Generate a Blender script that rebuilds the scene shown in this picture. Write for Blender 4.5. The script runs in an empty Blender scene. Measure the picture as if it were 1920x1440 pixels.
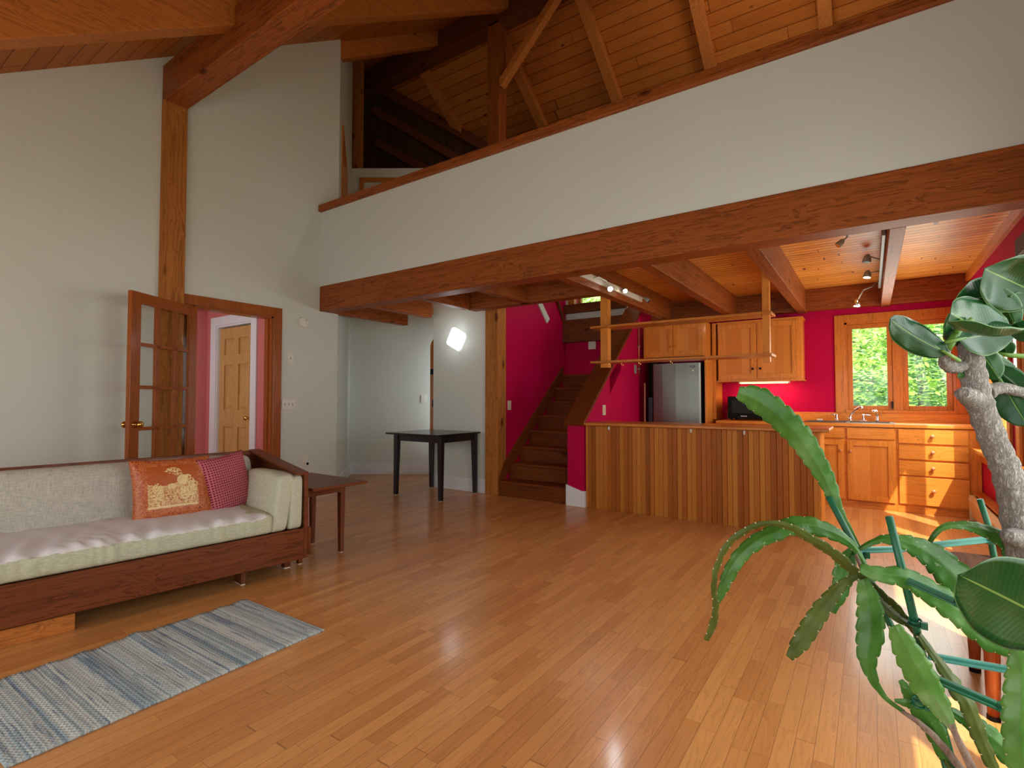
import bpy, bmesh, math, random
from mathutils import Vector, Matrix
random.seed(7)
SC = bpy.context.scene
COL = SC.collection
R = math.radians

# ------------------------------------------------------------------ camera
cam_data = bpy.data.cameras.new('camera')
cam = bpy.data.objects.new('camera', cam_data)
COL.objects.link(cam)
cam.location = (0, 0, 1.15)
cam.rotation_euler = (R(90 + 1.735), 0, R(34.68))
cam_data.sensor_width = 36
cam_data.lens = 970.8 / 1920 * 36
cam_data.clip_start = 0.02
SC.camera = cam

# ------------------------------------------------------------------ world, sun, daylight, exposure
world = bpy.data.worlds.new('sky')
SC.world = world
world.use_nodes = True
wn = world.node_tree
wn.nodes.clear()
wo = wn.nodes.new('ShaderNodeOutputWorld')
wb = wn.nodes.new('ShaderNodeBackground')
wb.inputs['Color'].default_value = (0.86, 0.97, 1.0, 1)
wb.inputs['Strength'].default_value = 1.5
wn.links.new(wb.outputs[0], wo.inputs[0])

def lamp(name, kind, loc, energy, color=(1, 1, 1), aim=None, **kw):
    d = bpy.data.lights.new(name, kind)
    d.energy = energy
    d.color = color
    for k, v in kw.items():
        setattr(d, k, v)
    o = bpy.data.objects.new(name, d)
    COL.objects.link(o)
    o.location = loc
    if aim is not None:
        o.rotation_euler = Vector(aim).to_track_quat('-Z', 'Y').to_euler()
    return o

lamp('sun', 'SUN', (6, -8, 12), 8.0, (1.0, 0.90, 0.74), aim=(-1, 1.34, -2.44), angle=R(0.6))
# daylight at the window openings; hall, entry and loft lamps are added fill
lamp('daylight_south_glazing', 'AREA', (-2.2, -1.12, 1.15), 20, (0.97, 1.0, 0.97), aim=(0, 1, 0.0), shape='RECTANGLE', size=5.4, size_y=1.7)
lamp('daylight_east_window', 'AREA', (0.84, 1.9, 1.3), 25, (0.98, 1.0, 0.96), aim=(-1, 0, -0.12), shape='RECTANGLE', size=2.4, size_y=1.5)
lamp('daylight_east_kitchen_window', 'AREA', (0.84, 5.9, 1.4), 21, (1.0, 0.95, 0.84), aim=(-1, 0, -.25), shape='RECTANGLE', size=1.1, size_y=1.2)
lamp('daylight_kitchen_window', 'AREA', (0.27, 7.2, 1.5), 12, (0.95, 1.0, 0.92), aim=(0, -1, 0), shape='RECTANGLE', size=0.95, size_y=0.9)
lamp('hall_fill_lamp', 'AREA', (-6.3, 1.35, 1.5), 9, (0.97, 1.0, 1.0), aim=(0, 1, 0), shape='RECTANGLE', size=1.0, size_y=1.2)  # added fill to brighten the pink hall; no window is built there
lamp('entry_fill_lamp', 'AREA', (-4.78, 6.12, 1.3), 5.5, (0.82, 0.94, 1.0), aim=(-1, .05, 0), spread=R(85), shape='RECTANGLE', size=.5, size_y=1.6)  # unseen lamp added behind the sconce wall to brighten the entry walls
lamp('loft_fill_lamp', 'AREA', (-0.4, 5.1, 6.36), 44, (1.0, 0.92, 0.82), aim=(0, 0.558, -0.83), shape='RECTANGLE', size=1.0, size_y=0.7)  # added fill lamp brightening the dark loft

SC.view_settings.view_transform = 'Standard'
SC.view_settings.look = 'None'
SC.view_settings.gamma = 1
SC.view_settings.use_curve_mapping = False
SC.view_settings.exposure = 0.40
SC.cycles.use_denoising = True

# ------------------------------------------------------------------ node helper
class NT:
    def __init__(s, name):
        s.m = bpy.data.materials.new(name)
        s.m.use_nodes = True
        s.t = s.m.node_tree
        s.t.nodes.clear()
        s.out = s.n('ShaderNodeOutputMaterial')
        s.bsdf = s.n('ShaderNodeBsdfPrincipled')
        s.l(s.bsdf.outputs[0], s.out.inputs[0])
    def n(s, typ, **kw):
        nd = s.t.nodes.new(typ)
        for k, v in kw.items():
            setattr(nd, k, v)
        return nd
    def l(s, a, b):
        s.t.links.new(a, b)
    def put(s, sock, v):
        if hasattr(v, 'is_linked') or hasattr(v, 'links'):
            s.l(v, sock)
        else:
            sock.default_value = v
    def math(s, op, a, b=0.0, c=0.0):
        nd = s.n('ShaderNodeMath', operation=op)
        s.put(nd.inputs[0], a); s.put(nd.inputs[1], b)
        if len(nd.inputs) > 2: s.put(nd.inputs[2], c)
        return nd.outputs[0]
    def vmath(s, op, a, b=(0, 0, 0)):
        nd = s.n('ShaderNodeVectorMath', operation=op)
        s.put(nd.inputs[0], a); s.put(nd.inputs[1], b)
        return nd.outputs[0]
    def obj(s, spread=0.0):
        o = s.n('ShaderNodeTexCoord').outputs['Object']
        if spread:
            r = s.n('ShaderNodeObjectInfo').outputs['Random']
            k = s.n('ShaderNodeCombineXYZ')
            v = s.math('MULTIPLY', r, spread)
            for i in range(3): s.l(v, k.inputs[i])
            o = s.vmath('ADD', o, k.outputs[0])
        return o
    def xyz(s, v):
        nd = s.n('ShaderNodeSeparateXYZ'); s.l(v, nd.inputs[0])
        return nd.outputs[0], nd.outputs[1], nd.outputs[2]
    def comb(s, x, y, z):
        nd = s.n('ShaderNodeCombineXYZ')
        s.put(nd.inputs[0], x); s.put(nd.inputs[1], y); s.put(nd.inputs[2], z)
        return nd.outputs[0]
    def noise(s, v, scale=5.0, detail=4.0, rough=0.55, dist=0.0):
        nd = s.n('ShaderNodeTexNoise')
        s.l(v, nd.inputs['Vector'])
        nd.inputs['Scale'].default_value = scale
        nd.inputs['Detail'].default_value = detail
        nd.inputs['Roughness'].default_value = rough
        nd.inputs['Distortion'].default_value = dist
        return nd.outputs['Fac']
    def white(s, v):
        nd = s.n('ShaderNodeTexWhiteNoise', noise_dimensions='3D')
        s.l(v, nd.inputs['Vector'])
        return nd.outputs['Value']
    def voro(s, v, scale=5.0):
        nd = s.n('ShaderNodeTexVoronoi')
        s.l(v, nd.inputs['Vector'])
        nd.inputs['Scale'].default_value = scale
        return nd.outputs['Distance']
    def ramp(s, f, stops, interp='LINEAR'):
        nd = s.n('ShaderNodeValToRGB')
        nd.color_ramp.interpolation = interp
        e = nd.color_ramp.elements
        while len(e) < len(stops): e.new(0.5)
        for i, (p, c) in enumerate(stops):
            e[i].position = p
            e[i].color = (*c, 1) if len(c) == 3 else c
        s.l(f, nd.inputs[0])
        return nd.outputs[0]
    def mix(s, f, a, b, mode='MIX'):
        nd = s.n('ShaderNodeMix', data_type='RGBA', blend_type=mode)
        s.put(nd.inputs[0], f)
        for i, v in ((6, a), (7, b)):
            if isinstance(v, tuple): nd.inputs[i].default_value = (*v[:3], 1)
            else: s.l(v, nd.inputs[i])
        return nd.outputs[2]
    def bump(s, h, strength=0.3, dist=0.01):
        nd = s.n('ShaderNodeBump')
        nd.inputs['Strength'].default_value = strength
        nd.inputs['Distance'].default_value = dist
        s.l(h, nd.inputs['Height'])
        s.l(nd.outputs[0], s.bsdf.inputs['Normal'])
    def fin(s, color=None, rough=0.5, metal=0.0, spec=0.5, coat=0.0, coat_rough=0.1):
        b = s.bsdf
        if color is not None:
            if isinstance(color, tuple): b.inputs['Base Color'].default_value = (*color[:3], 1)
            else: s.l(color, b.inputs['Base Color'])
        s.put(b.inputs['Roughness'], rough)
        b.inputs['Metallic'].default_value = metal
        b.inputs['Specular IOR Level'].default_value = spec
        b.inputs['Coat Weight'].default_value = coat
        b.inputs['Coat Roughness'].default_value = coat_rough
        return s.m

def srgb(r, g, b):
    f = lambda c: (c / 12.92 if c <= 0.04045 else ((c + 0.055) / 1.055) ** 2.4)
    return tuple(f(x / 255) for x in (r, g, b))
def scale_c(c, k): return tuple(min(1, x * k) for x in c)

AX = {'x': 0, 'y': 1, 'z': 2}
def wood(name, base, axis='x', contrast=0.45, rough=0.45, knots=True, spec=0.16, coat=0.0, grain=1.0):
    """Solid timber: growth-ring streaks running along `axis`, with knots."""
    s = NT(name)
    v = s.obj(spread=37.0)
    sc = [20.0 * grain] * 3
    sc[AX[axis]] = 0.55 * grain
    vs = s.vmath('MULTIPLY', v, tuple(sc))
    warp = s.noise(v, 1.7, 2, 0.5)
    w3 = s.comb(s.math('MULTIPLY', warp, 2.2), s.math('MULTIPLY', warp, 2.2), s.math('MULTIPLY', warp, 2.2))
    vs = s.vmath('ADD', vs, w3)
    g = s.noise(vs, 1.0, 5, 0.6, 0.7)
    rings = s.math('MULTIPLY', g, 6.0)
    rings = s.math('FRACT', rings)
    rings = s.math('POWER', rings, 2.4)
    fine = s.noise(s.vmath('MULTIPLY', vs, (4.0, 4.0, 4.0)), 1.0, 2, 0.5)
    f = s.math('ADD', s.math('MULTIPLY', rings, 0.7), s.math('MULTIPLY', fine, 0.42))
    col = s.ramp(f, [(0.12, scale_c(base, 1 + contrast * 0.55)), (0.5, base), (0.95, scale_c((base[0], base[1] * 0.94, base[2] * 0.88), 1 - contrast))])
    big = s.noise(v, 0.9, 2, 0.5)
    col = s.mix(s.math('MULTIPLY', big, 0.35), col, scale_c(base, 0.72))
    if knots:
        ks = [3.2] * 3
        ks[AX[axis]] = 1.5
        d = s.voro(s.vmath('MULTIPLY', v, tuple(ks)), 1.0)
        kn = s.ramp(d, [(0.045, (1, 1, 1)), (0.11, (0, 0, 0))])
        col = s.mix(kn, col, scale_c((base[0], base[1] * 0.7, base[2] * 0.6), 0.28))
    s.bump(f, 0.08, 0.004)
    return s.fin(col, rough, spec=spec, coat=coat)

def planks(name, base, across='y', along='x', width=0.09, length=0.0, var=0.35, contrast=0.35, rough=0.45, gap=0.03,
           spec=0.15, coat=0.0, knots=True, tint=None, groove=0.5, coat_rough=0.12, streak=0.0):
    """Boards laid side by side; every board has its own tone and grain."""
    s = NT(name)
    v = s.obj()
    c = s.xyz(v)
    a, b = c[AX[across]], c[AX[along]]
    row = s.math('DIVIDE', a, width)
    ri = s.math('FLOOR', row)
    rf = s.math('FRACT', row)
    rr = s.white(s.comb(ri, 3.7, 1.3))
    if length:
        q = s.math('ADD', s.math('DIVIDE', b, length), s.math('MULTIPLY', rr, 17.3))
        # uneven board lengths
        q = s.math('ADD', q, s.math('MULTIPLY', s.math('SINE', s.math('MULTIPLY', q, 2.3)), 0.28))
        bi = s.math('FLOOR', q)
        bf = s.math('FRACT', q)
    else:
        bi = s.math('MULTIPLY', rr, 0.0)
    idv = s.comb(ri, bi, 5.1)
    r1 = s.white(idv)
    r2 = s.white(s.vmath('ADD', idv, (11.3, 7.7, 2.9)))
    gv = s.comb(s.math('MULTIPLY', b, 1.6), s.math('ADD', s.math('MULTIPLY', a, 26.0), s.math('MULTIPLY', r1, 60.0)), s.math('MULTIPLY', r2, 40.0))
    g = s.noise(gv, 1.0, 4, 0.6, 0.9)
    rg = s.math('POWER', s.math('FRACT', s.math('MULTIPLY', g, 6.0)), 2.2)
    fine = s.noise(s.comb(s.math('MULTIPLY', b, 5.0), s.math('MULTIPLY', a, 240.0), r1), 1.0, 2, 0.6)
    f = s.math('ADD', s.math('MULTIPLY', rg, 0.5), s.math('MULTIPLY', fine, 0.5))
    col = s.ramp(f, [(0.1, scale_c(base, 1 + contrast * 0.5)), (0.5, base), (0.95, scale_c((base[0], base[1] * 0.86, base[2] * 0.75), 1 - contrast))])
    dark = scale_c((base[0], base[1] * 0.80, base[2] * 0.66), 1 - var)
    lite = tint or scale_c((base[0], base[1] * 1.08, base[2] * 1.15), 1 + var * 0.6)
    tone = s.ramp(r1, [(0.0, dark), (0.5, base), (1.0, lite)])
    col = s.mix(0.5, col, tone)
    if knots:
        kv = s.comb(s.math('MULTIPLY', b, 2.0), s.math('ADD', s.math('MULTIPLY', a, 4.6), s.math('MULTIPLY', r1, 9.0)), s.math('MULTIPLY', r2, 9.0))
        d = s.voro(kv, 1.0)
        kn = s.ramp(d, [(0.05, (1, 1, 1)), (0.10, (0, 0, 0))])
        col = s.mix(kn, col, scale_c((base[0], base[1] * 0.6, base[2] * 0.5), 0.16))
    if streak:
        sv = s.comb(s.math('MULTIPLY', b, 3.2), s.math('MULTIPLY', a, 75.0), s.math('MULTIPLY', r1, 30.0))
        sk = s.ramp(s.noise(sv, 1.0, 2, 0.5), [(.60, (0, 0, 0)), (.70, (1, 1, 1))])
        col = s.mix(s.math('MULTIPLY', sk, streak), col, scale_c((base[0], base[1] * 0.6, base[2] * 0.5), 0.3))
    e = s.math('MINIMUM', rf, s.math('SUBTRACT', 1.0, rf))
    seam = s.math('LESS_THAN', e, gap)
    if length:
        e2 = s.math('MULTIPLY', s.math('MINIMUM', bf, s.math('SUBTRACT', 1.0, bf)), length / width)
        seam = s.math('MAXIMUM', seam, s.math('LESS_THAN', e2, gap))
    col = s.mix(s.math('MULTIPLY', seam, groove), col, scale_c((base[0], base[1] * 0.6, base[2] * 0.5), 0.25))
    s.bump(s.math('SUBTRACT', 1.0, seam), 0.25, 0.004)
    return s.fin(col, rough, spec=spec, coat=coat, coat_rough=coat_rough)

def paint(name, col, rough=0.6, spec=0.3, mottled=0.03):
    s = NT(name)
    n = s.noise(s.obj(), 1.3, 3, 0.6)
    c = s.mix(n, scale_c(col, 1 - mottled), scale_c(col, 1 + mottled))
    s.bump(s.noise(s.obj(), 260, 2, 0.5), 0.03, 0.002)
    return s.fin(c, rough, spec=spec)

def plain(name, col, rough=0.5, metal=0.0, spec=0.5, coat=0.0):
    s = NT(name)
    n = s.noise(s.obj(), 22, 2, 0.5)
    return s.fin(s.mix(n, scale_c(col, 0.94), scale_c(col, 1.05)), rough, metal, spec, coat)

def glow(name, col, strength):
    s = NT(name)
    s.bsdf.inputs['Emission Color'].default_value = (*col, 1)
    s.bsdf.inputs['Emission Strength'].default_value = strength
    return s.fin(col, 0.4)

def glass(name):
    s = NT(name)
    tr = s.n('ShaderNodeBsdfTransparent')
    tr.inputs[0].default_value = (0.96, 0.98, 0.97, 1)
    gl = s.n('ShaderNodeBsdfGlossy')
    gl.inputs['Roughness'].default_value = 0.02
    lw = s.n('ShaderNodeLayerWeight'); lw.inputs[0].default_value = 0.5
    fr = s.math('ADD', s.math('MULTIPLY', s.math('POWER', lw.outputs['Facing'], 5.0), 0.45), 0.03)
    mx = s.n('ShaderNodeMixShader')
    s.l(fr, mx.inputs[0]); s.l(tr.outputs[0], mx.inputs[1]); s.l(gl.outputs[0], mx.inputs[2])
    s.l(mx.outputs[0], s.out.inputs[0])
    return s.m

def linen(name, a, b, scale=420.0):
    s = NT(name)
    v = s.obj()
    n1 = s.noise(s.vmath('MULTIPLY', v, (scale, scale * 0.06, scale)), 1.0, 2, 0.5)
    n2 = s.noise(s.vmath('MULTIPLY', v, (scale * 0.06, scale, scale * 0.06)), 1.0, 2, 0.5)
    f = s.math('MULTIPLY', s.math('ADD', n1, n2), 0.5)
    c = s.ramp(f, [(0.36, a), (0.62, b)])
    s.bump(f, 0.25, 0.002)
    return s.fin(c, 0.9, spec=0.15)

FIR = srgb(176, 98, 46)
M = {}
for ax in 'xyz':
    M['beam_' + ax] = wood('fir_beam_' + ax, srgb(143, 76, 33), ax, 0.65, 0.5)
    M['rafter_' + ax] = wood('fir_rafter_' + ax, srgb(190, 116, 54), ax, 0.4, 0.5)
    M['trim_' + ax] = wood('fir_trim_' + ax, srgb(200, 122, 48), ax, 0.35, 0.35, knots=False, coat=0.2)
    M['door_' + ax] = wood('shaded_door_' + ax, srgb(158, 84, 34), ax, 0.35, 0.35, knots=False, coat=0.2)  # darker copy of the trim fir; lack of sunlight put into the colour
    M['cab_' + ax] = wood('cabinet_fir_' + ax, srgb(222, 140, 56), ax, 0.28, 0.38, knots=False, coat=0.12)
    M['walnut_' + ax] = wood('walnut_' + ax, srgb(112, 58, 30), ax, 0.6, 0.4, knots=False, coat=0.1)
    M['stair_' + ax] = wood('stair_fir_' + ax, srgb(116, 56, 20), ax, 0.5, 0.5)
M['cab_boards'] = planks('cabinet_panel_boards', srgb(216, 134, 54), 'x', 'z', 0.093, var=0.22, contrast=0.25, rough=0.38, gap=0.004, knots=False, coat=0.1, tint=srgb(232, 160, 82))
M['post'] = wood('fir_post', srgb(172, 108, 50), 'z', 0.5, 0.6)
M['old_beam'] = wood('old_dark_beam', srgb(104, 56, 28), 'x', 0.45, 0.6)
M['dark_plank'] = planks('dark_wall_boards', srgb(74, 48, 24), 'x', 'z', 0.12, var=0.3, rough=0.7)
M['roof_plank'] = planks('roof_boards', srgb(180, 106, 42), 'y', 'x', 0.135, 1.9, var=0.25, contrast=0.5, rough=0.5, gap=0.035, groove=0.8, streak=0.35)
M['kit_plank'] = planks('kitchen_ceiling_boards', srgb(222, 150, 66), 'y', 'x', 0.084, 2.4, var=0.26, contrast=0.75, rough=0.4, gap=0.075, groove=0.9, streak=0.75)
M['floor'] = planks('oak_strip_floor', srgb(206, 142, 80), 'x', 'y', 0.0572, 0.50, var=0.30, contrast=0.5, rough=0.36, gap=0.02, spec=0.4, knots=False, coat=0.3, coat_rough=0.14, groove=0.55)
M['slat'] = planks('cedar_slats', srgb(172, 98, 36), 'x', 'z', 0.0455, var=0.55, contrast=0.3, rough=0.4, gap=0.0, knots=False, tint=srgb(216, 152, 62))
M['white'] = paint('white_wall_paint', srgb(212, 216, 207))
M['trimwhite'] = paint('white_trim_paint', srgb(226, 228, 232), 0.4)
M['red'] = paint('raspberry_wall_paint', srgb(184, 6, 70), 0.6, 0.10)
M['pink'] = paint('pink_wall_paint', srgb(206, 118, 116))
M['white_pl'] = plain('white_plastic', srgb(226, 222, 210), 0.35)
M['ivory_pl'] = plain('ivory_plastic', srgb(214, 200, 170), 0.4)
M['black_pl'] = plain('black_plastic', srgb(10, 10, 12), 0.45, 0, 0.12)
M['black_wood'] = plain('black_painted_wood', srgb(22, 22, 26), 0.28, coat=0.2)
M['grey'] = plain('grey_metal', srgb(150, 146, 142), 0.4)
M['blind'] = plain('dark_blind_grey', srgb(84, 76, 72), 0.6)
M['grey_dark'] = plain('dark_grey_screen', srgb(34, 34, 36), 0.4, 0, 0.15)
M['chrome'] = plain('chrome', srgb(225, 228, 232), 0.08, 1.0)
M['steel'] = plain('brushed_steel', srgb(122, 124, 118), 0.34, 0.9)
M['brass'] = plain('brass', srgb(222, 180, 96), 0.15, 1.0)
M['glass'] = glass('clear_glass')
M['linen'] = linen('grey_linen', srgb(164, 162, 152), srgb(204, 200, 188))
M['linen_w'] = linen('pale_sage_cotton', srgb(182, 182, 160), srgb(206, 206, 184), 520)
M['cotton'] = linen('white_cotton', srgb(206, 202, 204), srgb(224, 220, 220), 520)
M['doorpine'] = wood('pine_door', srgb(200, 156, 96), 'z', 0.25, 0.4, knots=False)
M['peg'] = plain('pale_turned_knob', srgb(196, 128, 92), 0.35)
M['barestick'] = plain('bare_wood_stick', srgb(178, 120, 80), 0.5)
M['blue_pl'] = plain('slate_blue_plastic', srgb(44, 62, 84), 0.4)
M['green_pl'] = plain('green_plastic', srgb(28, 104, 72), 0.35)
M['green_lt'] = plain('sea_green_plastic', srgb(70, 150, 136), 0.35)
M['clay'] = plain('terracotta', srgb(168, 88, 56), 0.8)
M['soil'] = plain('potting_soil', srgb(52, 38, 28), 0.95)
M['cream_metal'] = plain('cream_enamel', srgb(222, 190, 140), 0.4)
M['seatdark'] = wood('dark_seat_wood', srgb(66, 42, 34), 'y', 0.4, 0.75, knots=False, spec=0.05)
M['stool_leg'] = wood('stool_leg_wood', srgb(150, 70, 32), 'z', 0.3, 0.3, knots=False, coat=0.4)

# ------------------------------------------------------------------ mesh helper
def origin(p):
    while p is not None:
        if '_o' in p: return Vector(p['_o'])
        p = p.parent
    return Vector((0, 0, 0))

class MB:
    """Collects shapes in world (or local) coordinates and links them as ONE mesh."""
    def __init__(s): s.v = []; s.f = []
    def add(s, vs, fs):
        k = len(s.v)
        s.v += [tuple(p) for p in vs]
        s.f += [tuple(i + k for i in f) for f in fs]
        return s
    def box(s, x0, x1, y0, y1, z0, z1):
        vs = [(x, y, z) for x in (x0, x1) for y in (y0, y1) for z in (z0, z1)]
        return s.add(vs, [(0, 1, 3, 2), (4, 6, 7, 5), (0, 4, 5, 1), (2, 3, 7, 6), (0, 2, 6, 4), (1, 5, 7, 3)])
    def bar(s, p, q, w, h, up=(0, 0, 1)):
        """Rectangular bar from p to q; w across, h along `up`."""
        p, q, up = Vector(p), Vector(q), Vector(up)
        d = (q - p).normalized()
        a = d.cross(up)
        if a.length < 1e-5: a = d.cross(Vector((1, 0, 0)))
        a.normalize(); b = a.cross(d)
        vs = []
        for c in (p, q):
            for i, j in ((-1, -1), (1, -1), (1, 1), (-1, 1)):
                vs.append(c + a * (i * w / 2) + b * (j * h / 2))
        return s.add(vs, [(3, 2, 1, 0), (4, 5, 6, 7), (0, 1, 5, 4), (1, 2, 6, 5), (2, 3, 7, 6), (3, 0, 4, 7)])
    def prism(s, poly, axis, a, b):
        """Extrude a 2-D polygon along `axis` from a to b; poly holds the two other coordinates in x,y,z order."""
        def P(u, w, c):
            return {'x': (c, u, w), 'y': (u, c, w), 'z': (u, w, c)}[axis]
        n = len(poly)
        vs = [P(u, w, a) for u, w in poly] + [P(u, w, b) for u, w in poly]
        fs = [tuple(range(n))[::-1], tuple(range(n, 2 * n))]
        fs += [(i, (i + 1) % n, (i + 1) % n + n, i + n) for i in range(n)]
        return s.add(vs, fs)
    def tube(s, pts, rad, n=10, cap=True):
        pts = [Vector(p) for p in pts]
        rs = rad if hasattr(rad, '__len__') else [rad] * len(pts)
        rings = []
        ref = None
        for i, p in enumerate(pts):
            d = (pts[min(i + 1, len(pts) - 1)] - pts[max(i - 1, 0)]).normalized()
            if ref is None:
                ref = d.cross(Vector((0, 0, 1)))
                if ref.length < 1e-4: ref = d.cross(Vector((1, 0, 0)))
            a = (ref - d * ref.dot(d)).normalized()
            ref = a
            b = d.cross(a)
            rings.append([p + (a * math.cos(2 * math.pi * k / n) + b * math.sin(2 * math.pi * k / n)) * rs[i] for k in range(n)])
        vs = [q for r in rings for q in r]
        fs = []
        for i in range(len(rings) - 1):
            for k in range(n):
                k2 = (k + 1) % n
                fs.append((i * n + k, i * n + k2, (i + 1) * n + k2, (i + 1) * n + k))
        if cap:
            fs.append(tuple(range(n))[::-1])
            fs.append(tuple(range((len(rings) - 1) * n, len(rings) * n)))
        return s.add(vs, fs)
    def lathe(s, prof, c=(0, 0, 0), axis='z', n=20):
        vs = []
        for r, h in prof:
            for k in range(n):
                a = 2 * math.pi * k / n
                u, w = r * math.cos(a), r * math.sin(a)
                p = {'z': (u, w, h), 'y': (u, h, w), 'x': (h, u, w)}[axis]
                vs.append((c[0] + p[0], c[1] + p[1], c[2] + p[2]))
        fs = []
        for i in range(len(prof) - 1):
            for k in range(n):
                k2 = (k + 1) % n
                fs.append((i * n + k, i * n + k2, (i + 1) * n + k2, (i + 1) * n + k))
        fs.append(tuple(range(n))[::-1]); fs.append(tuple(range((len(prof) - 1) * n, len(prof) * n)))
        return s.add(vs, fs)
    def build(s, name, mat, parent=None, smooth=False, bevel=0.0, off=None, seg=2):
        off = Vector(off) if off is not None else origin(parent)
        me = bpy.data.meshes.new(name)
        me.from_pydata([tuple(Vector(p) - off) for p in s.v], [], s.f)
        bm = bmesh.new(); bm.from_mesh(me)
        bmesh.ops.recalc_face_normals(bm, faces=bm.faces)
        bm.to_mesh(me); bm.free()
        me.materials.append(mat)
        if smooth:
            for p in me.polygons: p.use_smooth = True
        o = bpy.data.objects.new(name, me)
        COL.objects.link(o)
        if parent is not None: o.parent = parent
        elif off.length: o.location = off
        if bevel:
            md = o.modifiers.new('edge', 'BEVEL')
            md.width = bevel; md.segments = seg; md.limit_method = 'ANGLE'; md.angle_limit = R(50)
        return o

def tag(o, label=None, cat=None, group=None, kind=None):
    if label: o['label'] = label
    if cat: o['category'] = cat
    if group: o['group'] = group
    if kind: o['kind'] = kind
    return o
def thing(name, label, cat, loc, group=None, kind=None, local=False, rotz=0.0):
    """An Empty at the thing's base. Parts are given in world coordinates unless local=True."""
    o = bpy.data.objects.new(name, None)
    COL.objects.link(o)
    o.location = loc
    o.rotation_euler = (0, 0, rotz)
    o.empty_display_size = 0.1
    o['_o'] = (0.0, 0.0, 0.0) if local else tuple(loc)
    return tag(o, label, cat, group, kind)
def sub(o, parent):
    """Hang a part under another part (same coordinate frame)."""
    o.parent = parent
    return o
def copy_tree(o, parent=None):
    c = o.copy(); COL.objects.link(c); c.parent = parent
    for ch in list(o.children): copy_tree(ch, c)
    return c
def struct(name, mb, mat, label, cat, bevel=0.0):
    return tag(mb.build(name, mat, bevel=bevel), label, cat, kind='structure')

# ------------------------------------------------------------------ main dimensions (metres)
XL, XR = -5.42, 0.87            # left and right walls
YB = -1.3                       # wall behind the viewpoint
YK = 7.27                       # kitchen back wall
YF = 3.77                       # face of the loft beam and loft guard wall
ZB, ZC = 2.21, 2.48             # underside of beams, kitchen ceiling
YR, ZR = 5.98, 7.0              # ridge
def roof_z(y): return 2.99 + 0.672 * y if y < YR else ZR - 0.7 * (y - YR)

# ------------------------------------------------------------------ floor and ceilings
struct('floor', MB().box(-9, 1.2, -2, 8.2, -0.06, 0), M['floor'], 'honey oak strip floor running through the whole room', 'floor')
e = 0.06
struct('ceiling_front', MB().prism([(YB - .3, roof_z(YB - .3)), (YR, ZR), (YR, ZR + e), (YB - .3, roof_z(YB - .3) + e)], 'x', -9, 1.1),
       M['roof_plank'], 'sloping boarded ceiling above the sofa, over the left wall', 'ceiling')
far = MB()
P = [(1.1, YR, ZR), (-7.4, YR, ZR), (-5.38, 8.0, roof_z(8.0)), (1.1, 8.0, roof_z(8.0))]
far.add(P + [(x, y, z + e) for x, y, z in P], [(0, 1, 2, 3), (7, 6, 5, 4), (0, 4, 5, 1), (1, 5, 6, 2), (2, 6, 7, 3), (3, 7, 4, 0)])
struct('ceiling_loft', far, M['roof_plank'], 'knotty boarded roof slope seen over the loft rail', 'ceiling')
mb = MB().box(-2.3, XR + .1, YF + .1, YK, ZC, ZC + .05)
mb.box(-7.2, -3.72, YF + .1, YK, ZC, ZC + .05).box(-3.72, -2.3, YF + .1, 4.75, ZC, ZC + .05)
struct('ceiling_kitchen', mb, M['kit_plank'], 'glowing boarded ceiling above the kitchen counter', 'ceiling')

# ------------------------------------------------------------------ walls
def wall_cells(x0, x1, ys, zs, hole):
    """Boxes of a grid in y,z without the cells named by hole(i, j)."""
    mb = MB()
    for i in range(len(ys) - 1):
        for j in range(len(zs) - 1):
            if not hole(i, j): mb.box(x0, x1, ys[i], ys[i + 1], zs[j], zs[j + 1])
    return mb

DY0, DY1, DZ = 2.36, 3.19, 2.07      # doorway in the left wall
mb = MB()
for y0, y1, z0 in ((YB, DY0, 0), (DY0, DY1, DZ), (DY1, 4.03, 0)):
    mb.prism([(y0, z0), (y1, z0), (y1, roof_z(y1)), (y0, roof_z(y0))], 'x', XL - .14, XL)
struct('wall_left', mb, M['white'], 'tall cream wall behind the sofa, rising to the sloping ceiling', 'wall')
mb = MB().prism([(XL, 4.03), (-6.65, 5.18), (-6.75, 5.09), (XL - .14, 3.93)], 'z', 0, 6.4)
struct('wall_entry_return', mb, M['white'], 'narrow shaded wall turning away past the left wall corner', 'wall')
mb = MB().prism([(-6.65, 5.18), (-4.75, 6.485), (-4.81, 6.57), (-6.75, 5.24)], 'z', 0, 4.79)
struct('wall_entry_back', mb, M['white'], 'angled white wall at the back of the entry, beyond the black table', 'wall')
mb = MB().box(-4.79, -3.89, 5.08, 5.18, 0, ZC)
struct('wall_entry_panel', mb, M['white'], 'white wall panel carrying the lit square sconce', 'wall')
mb = MB().box(-3.86, -3.70, 5.22, YK, 0, ZC).prism([(5.7, ZC), (YK, ZC), (YK, 2.75)], 'x', -3.86, -3.70)
struct('wall_stair', mb, M['red'], 'deep red wall along the left of the stairs', 'wall')
mb = MB().box(-4.75, -3.86, 6.4, 6.5, 0, ZC)
struct('wall_entry_end', mb, M['white'], 'short white wall hidden past the arched door', 'wall')

# loft guard wall with its cap
mb = MB().box(XL, XR, YF + .01, YF + .13, ZC, 3.41)
struct('wall_loft', mb, M['white'], 'long white loft guard wall above the big beam', 'wall')
struct('trim_1', MB().box(XL - .03, XR, YF - .03, YF + .17, 3.41, 3.49), M['beam_x'], 'red-brown wooden cap along the top of the loft guard wall', 'trim', bevel=.006)

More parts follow.
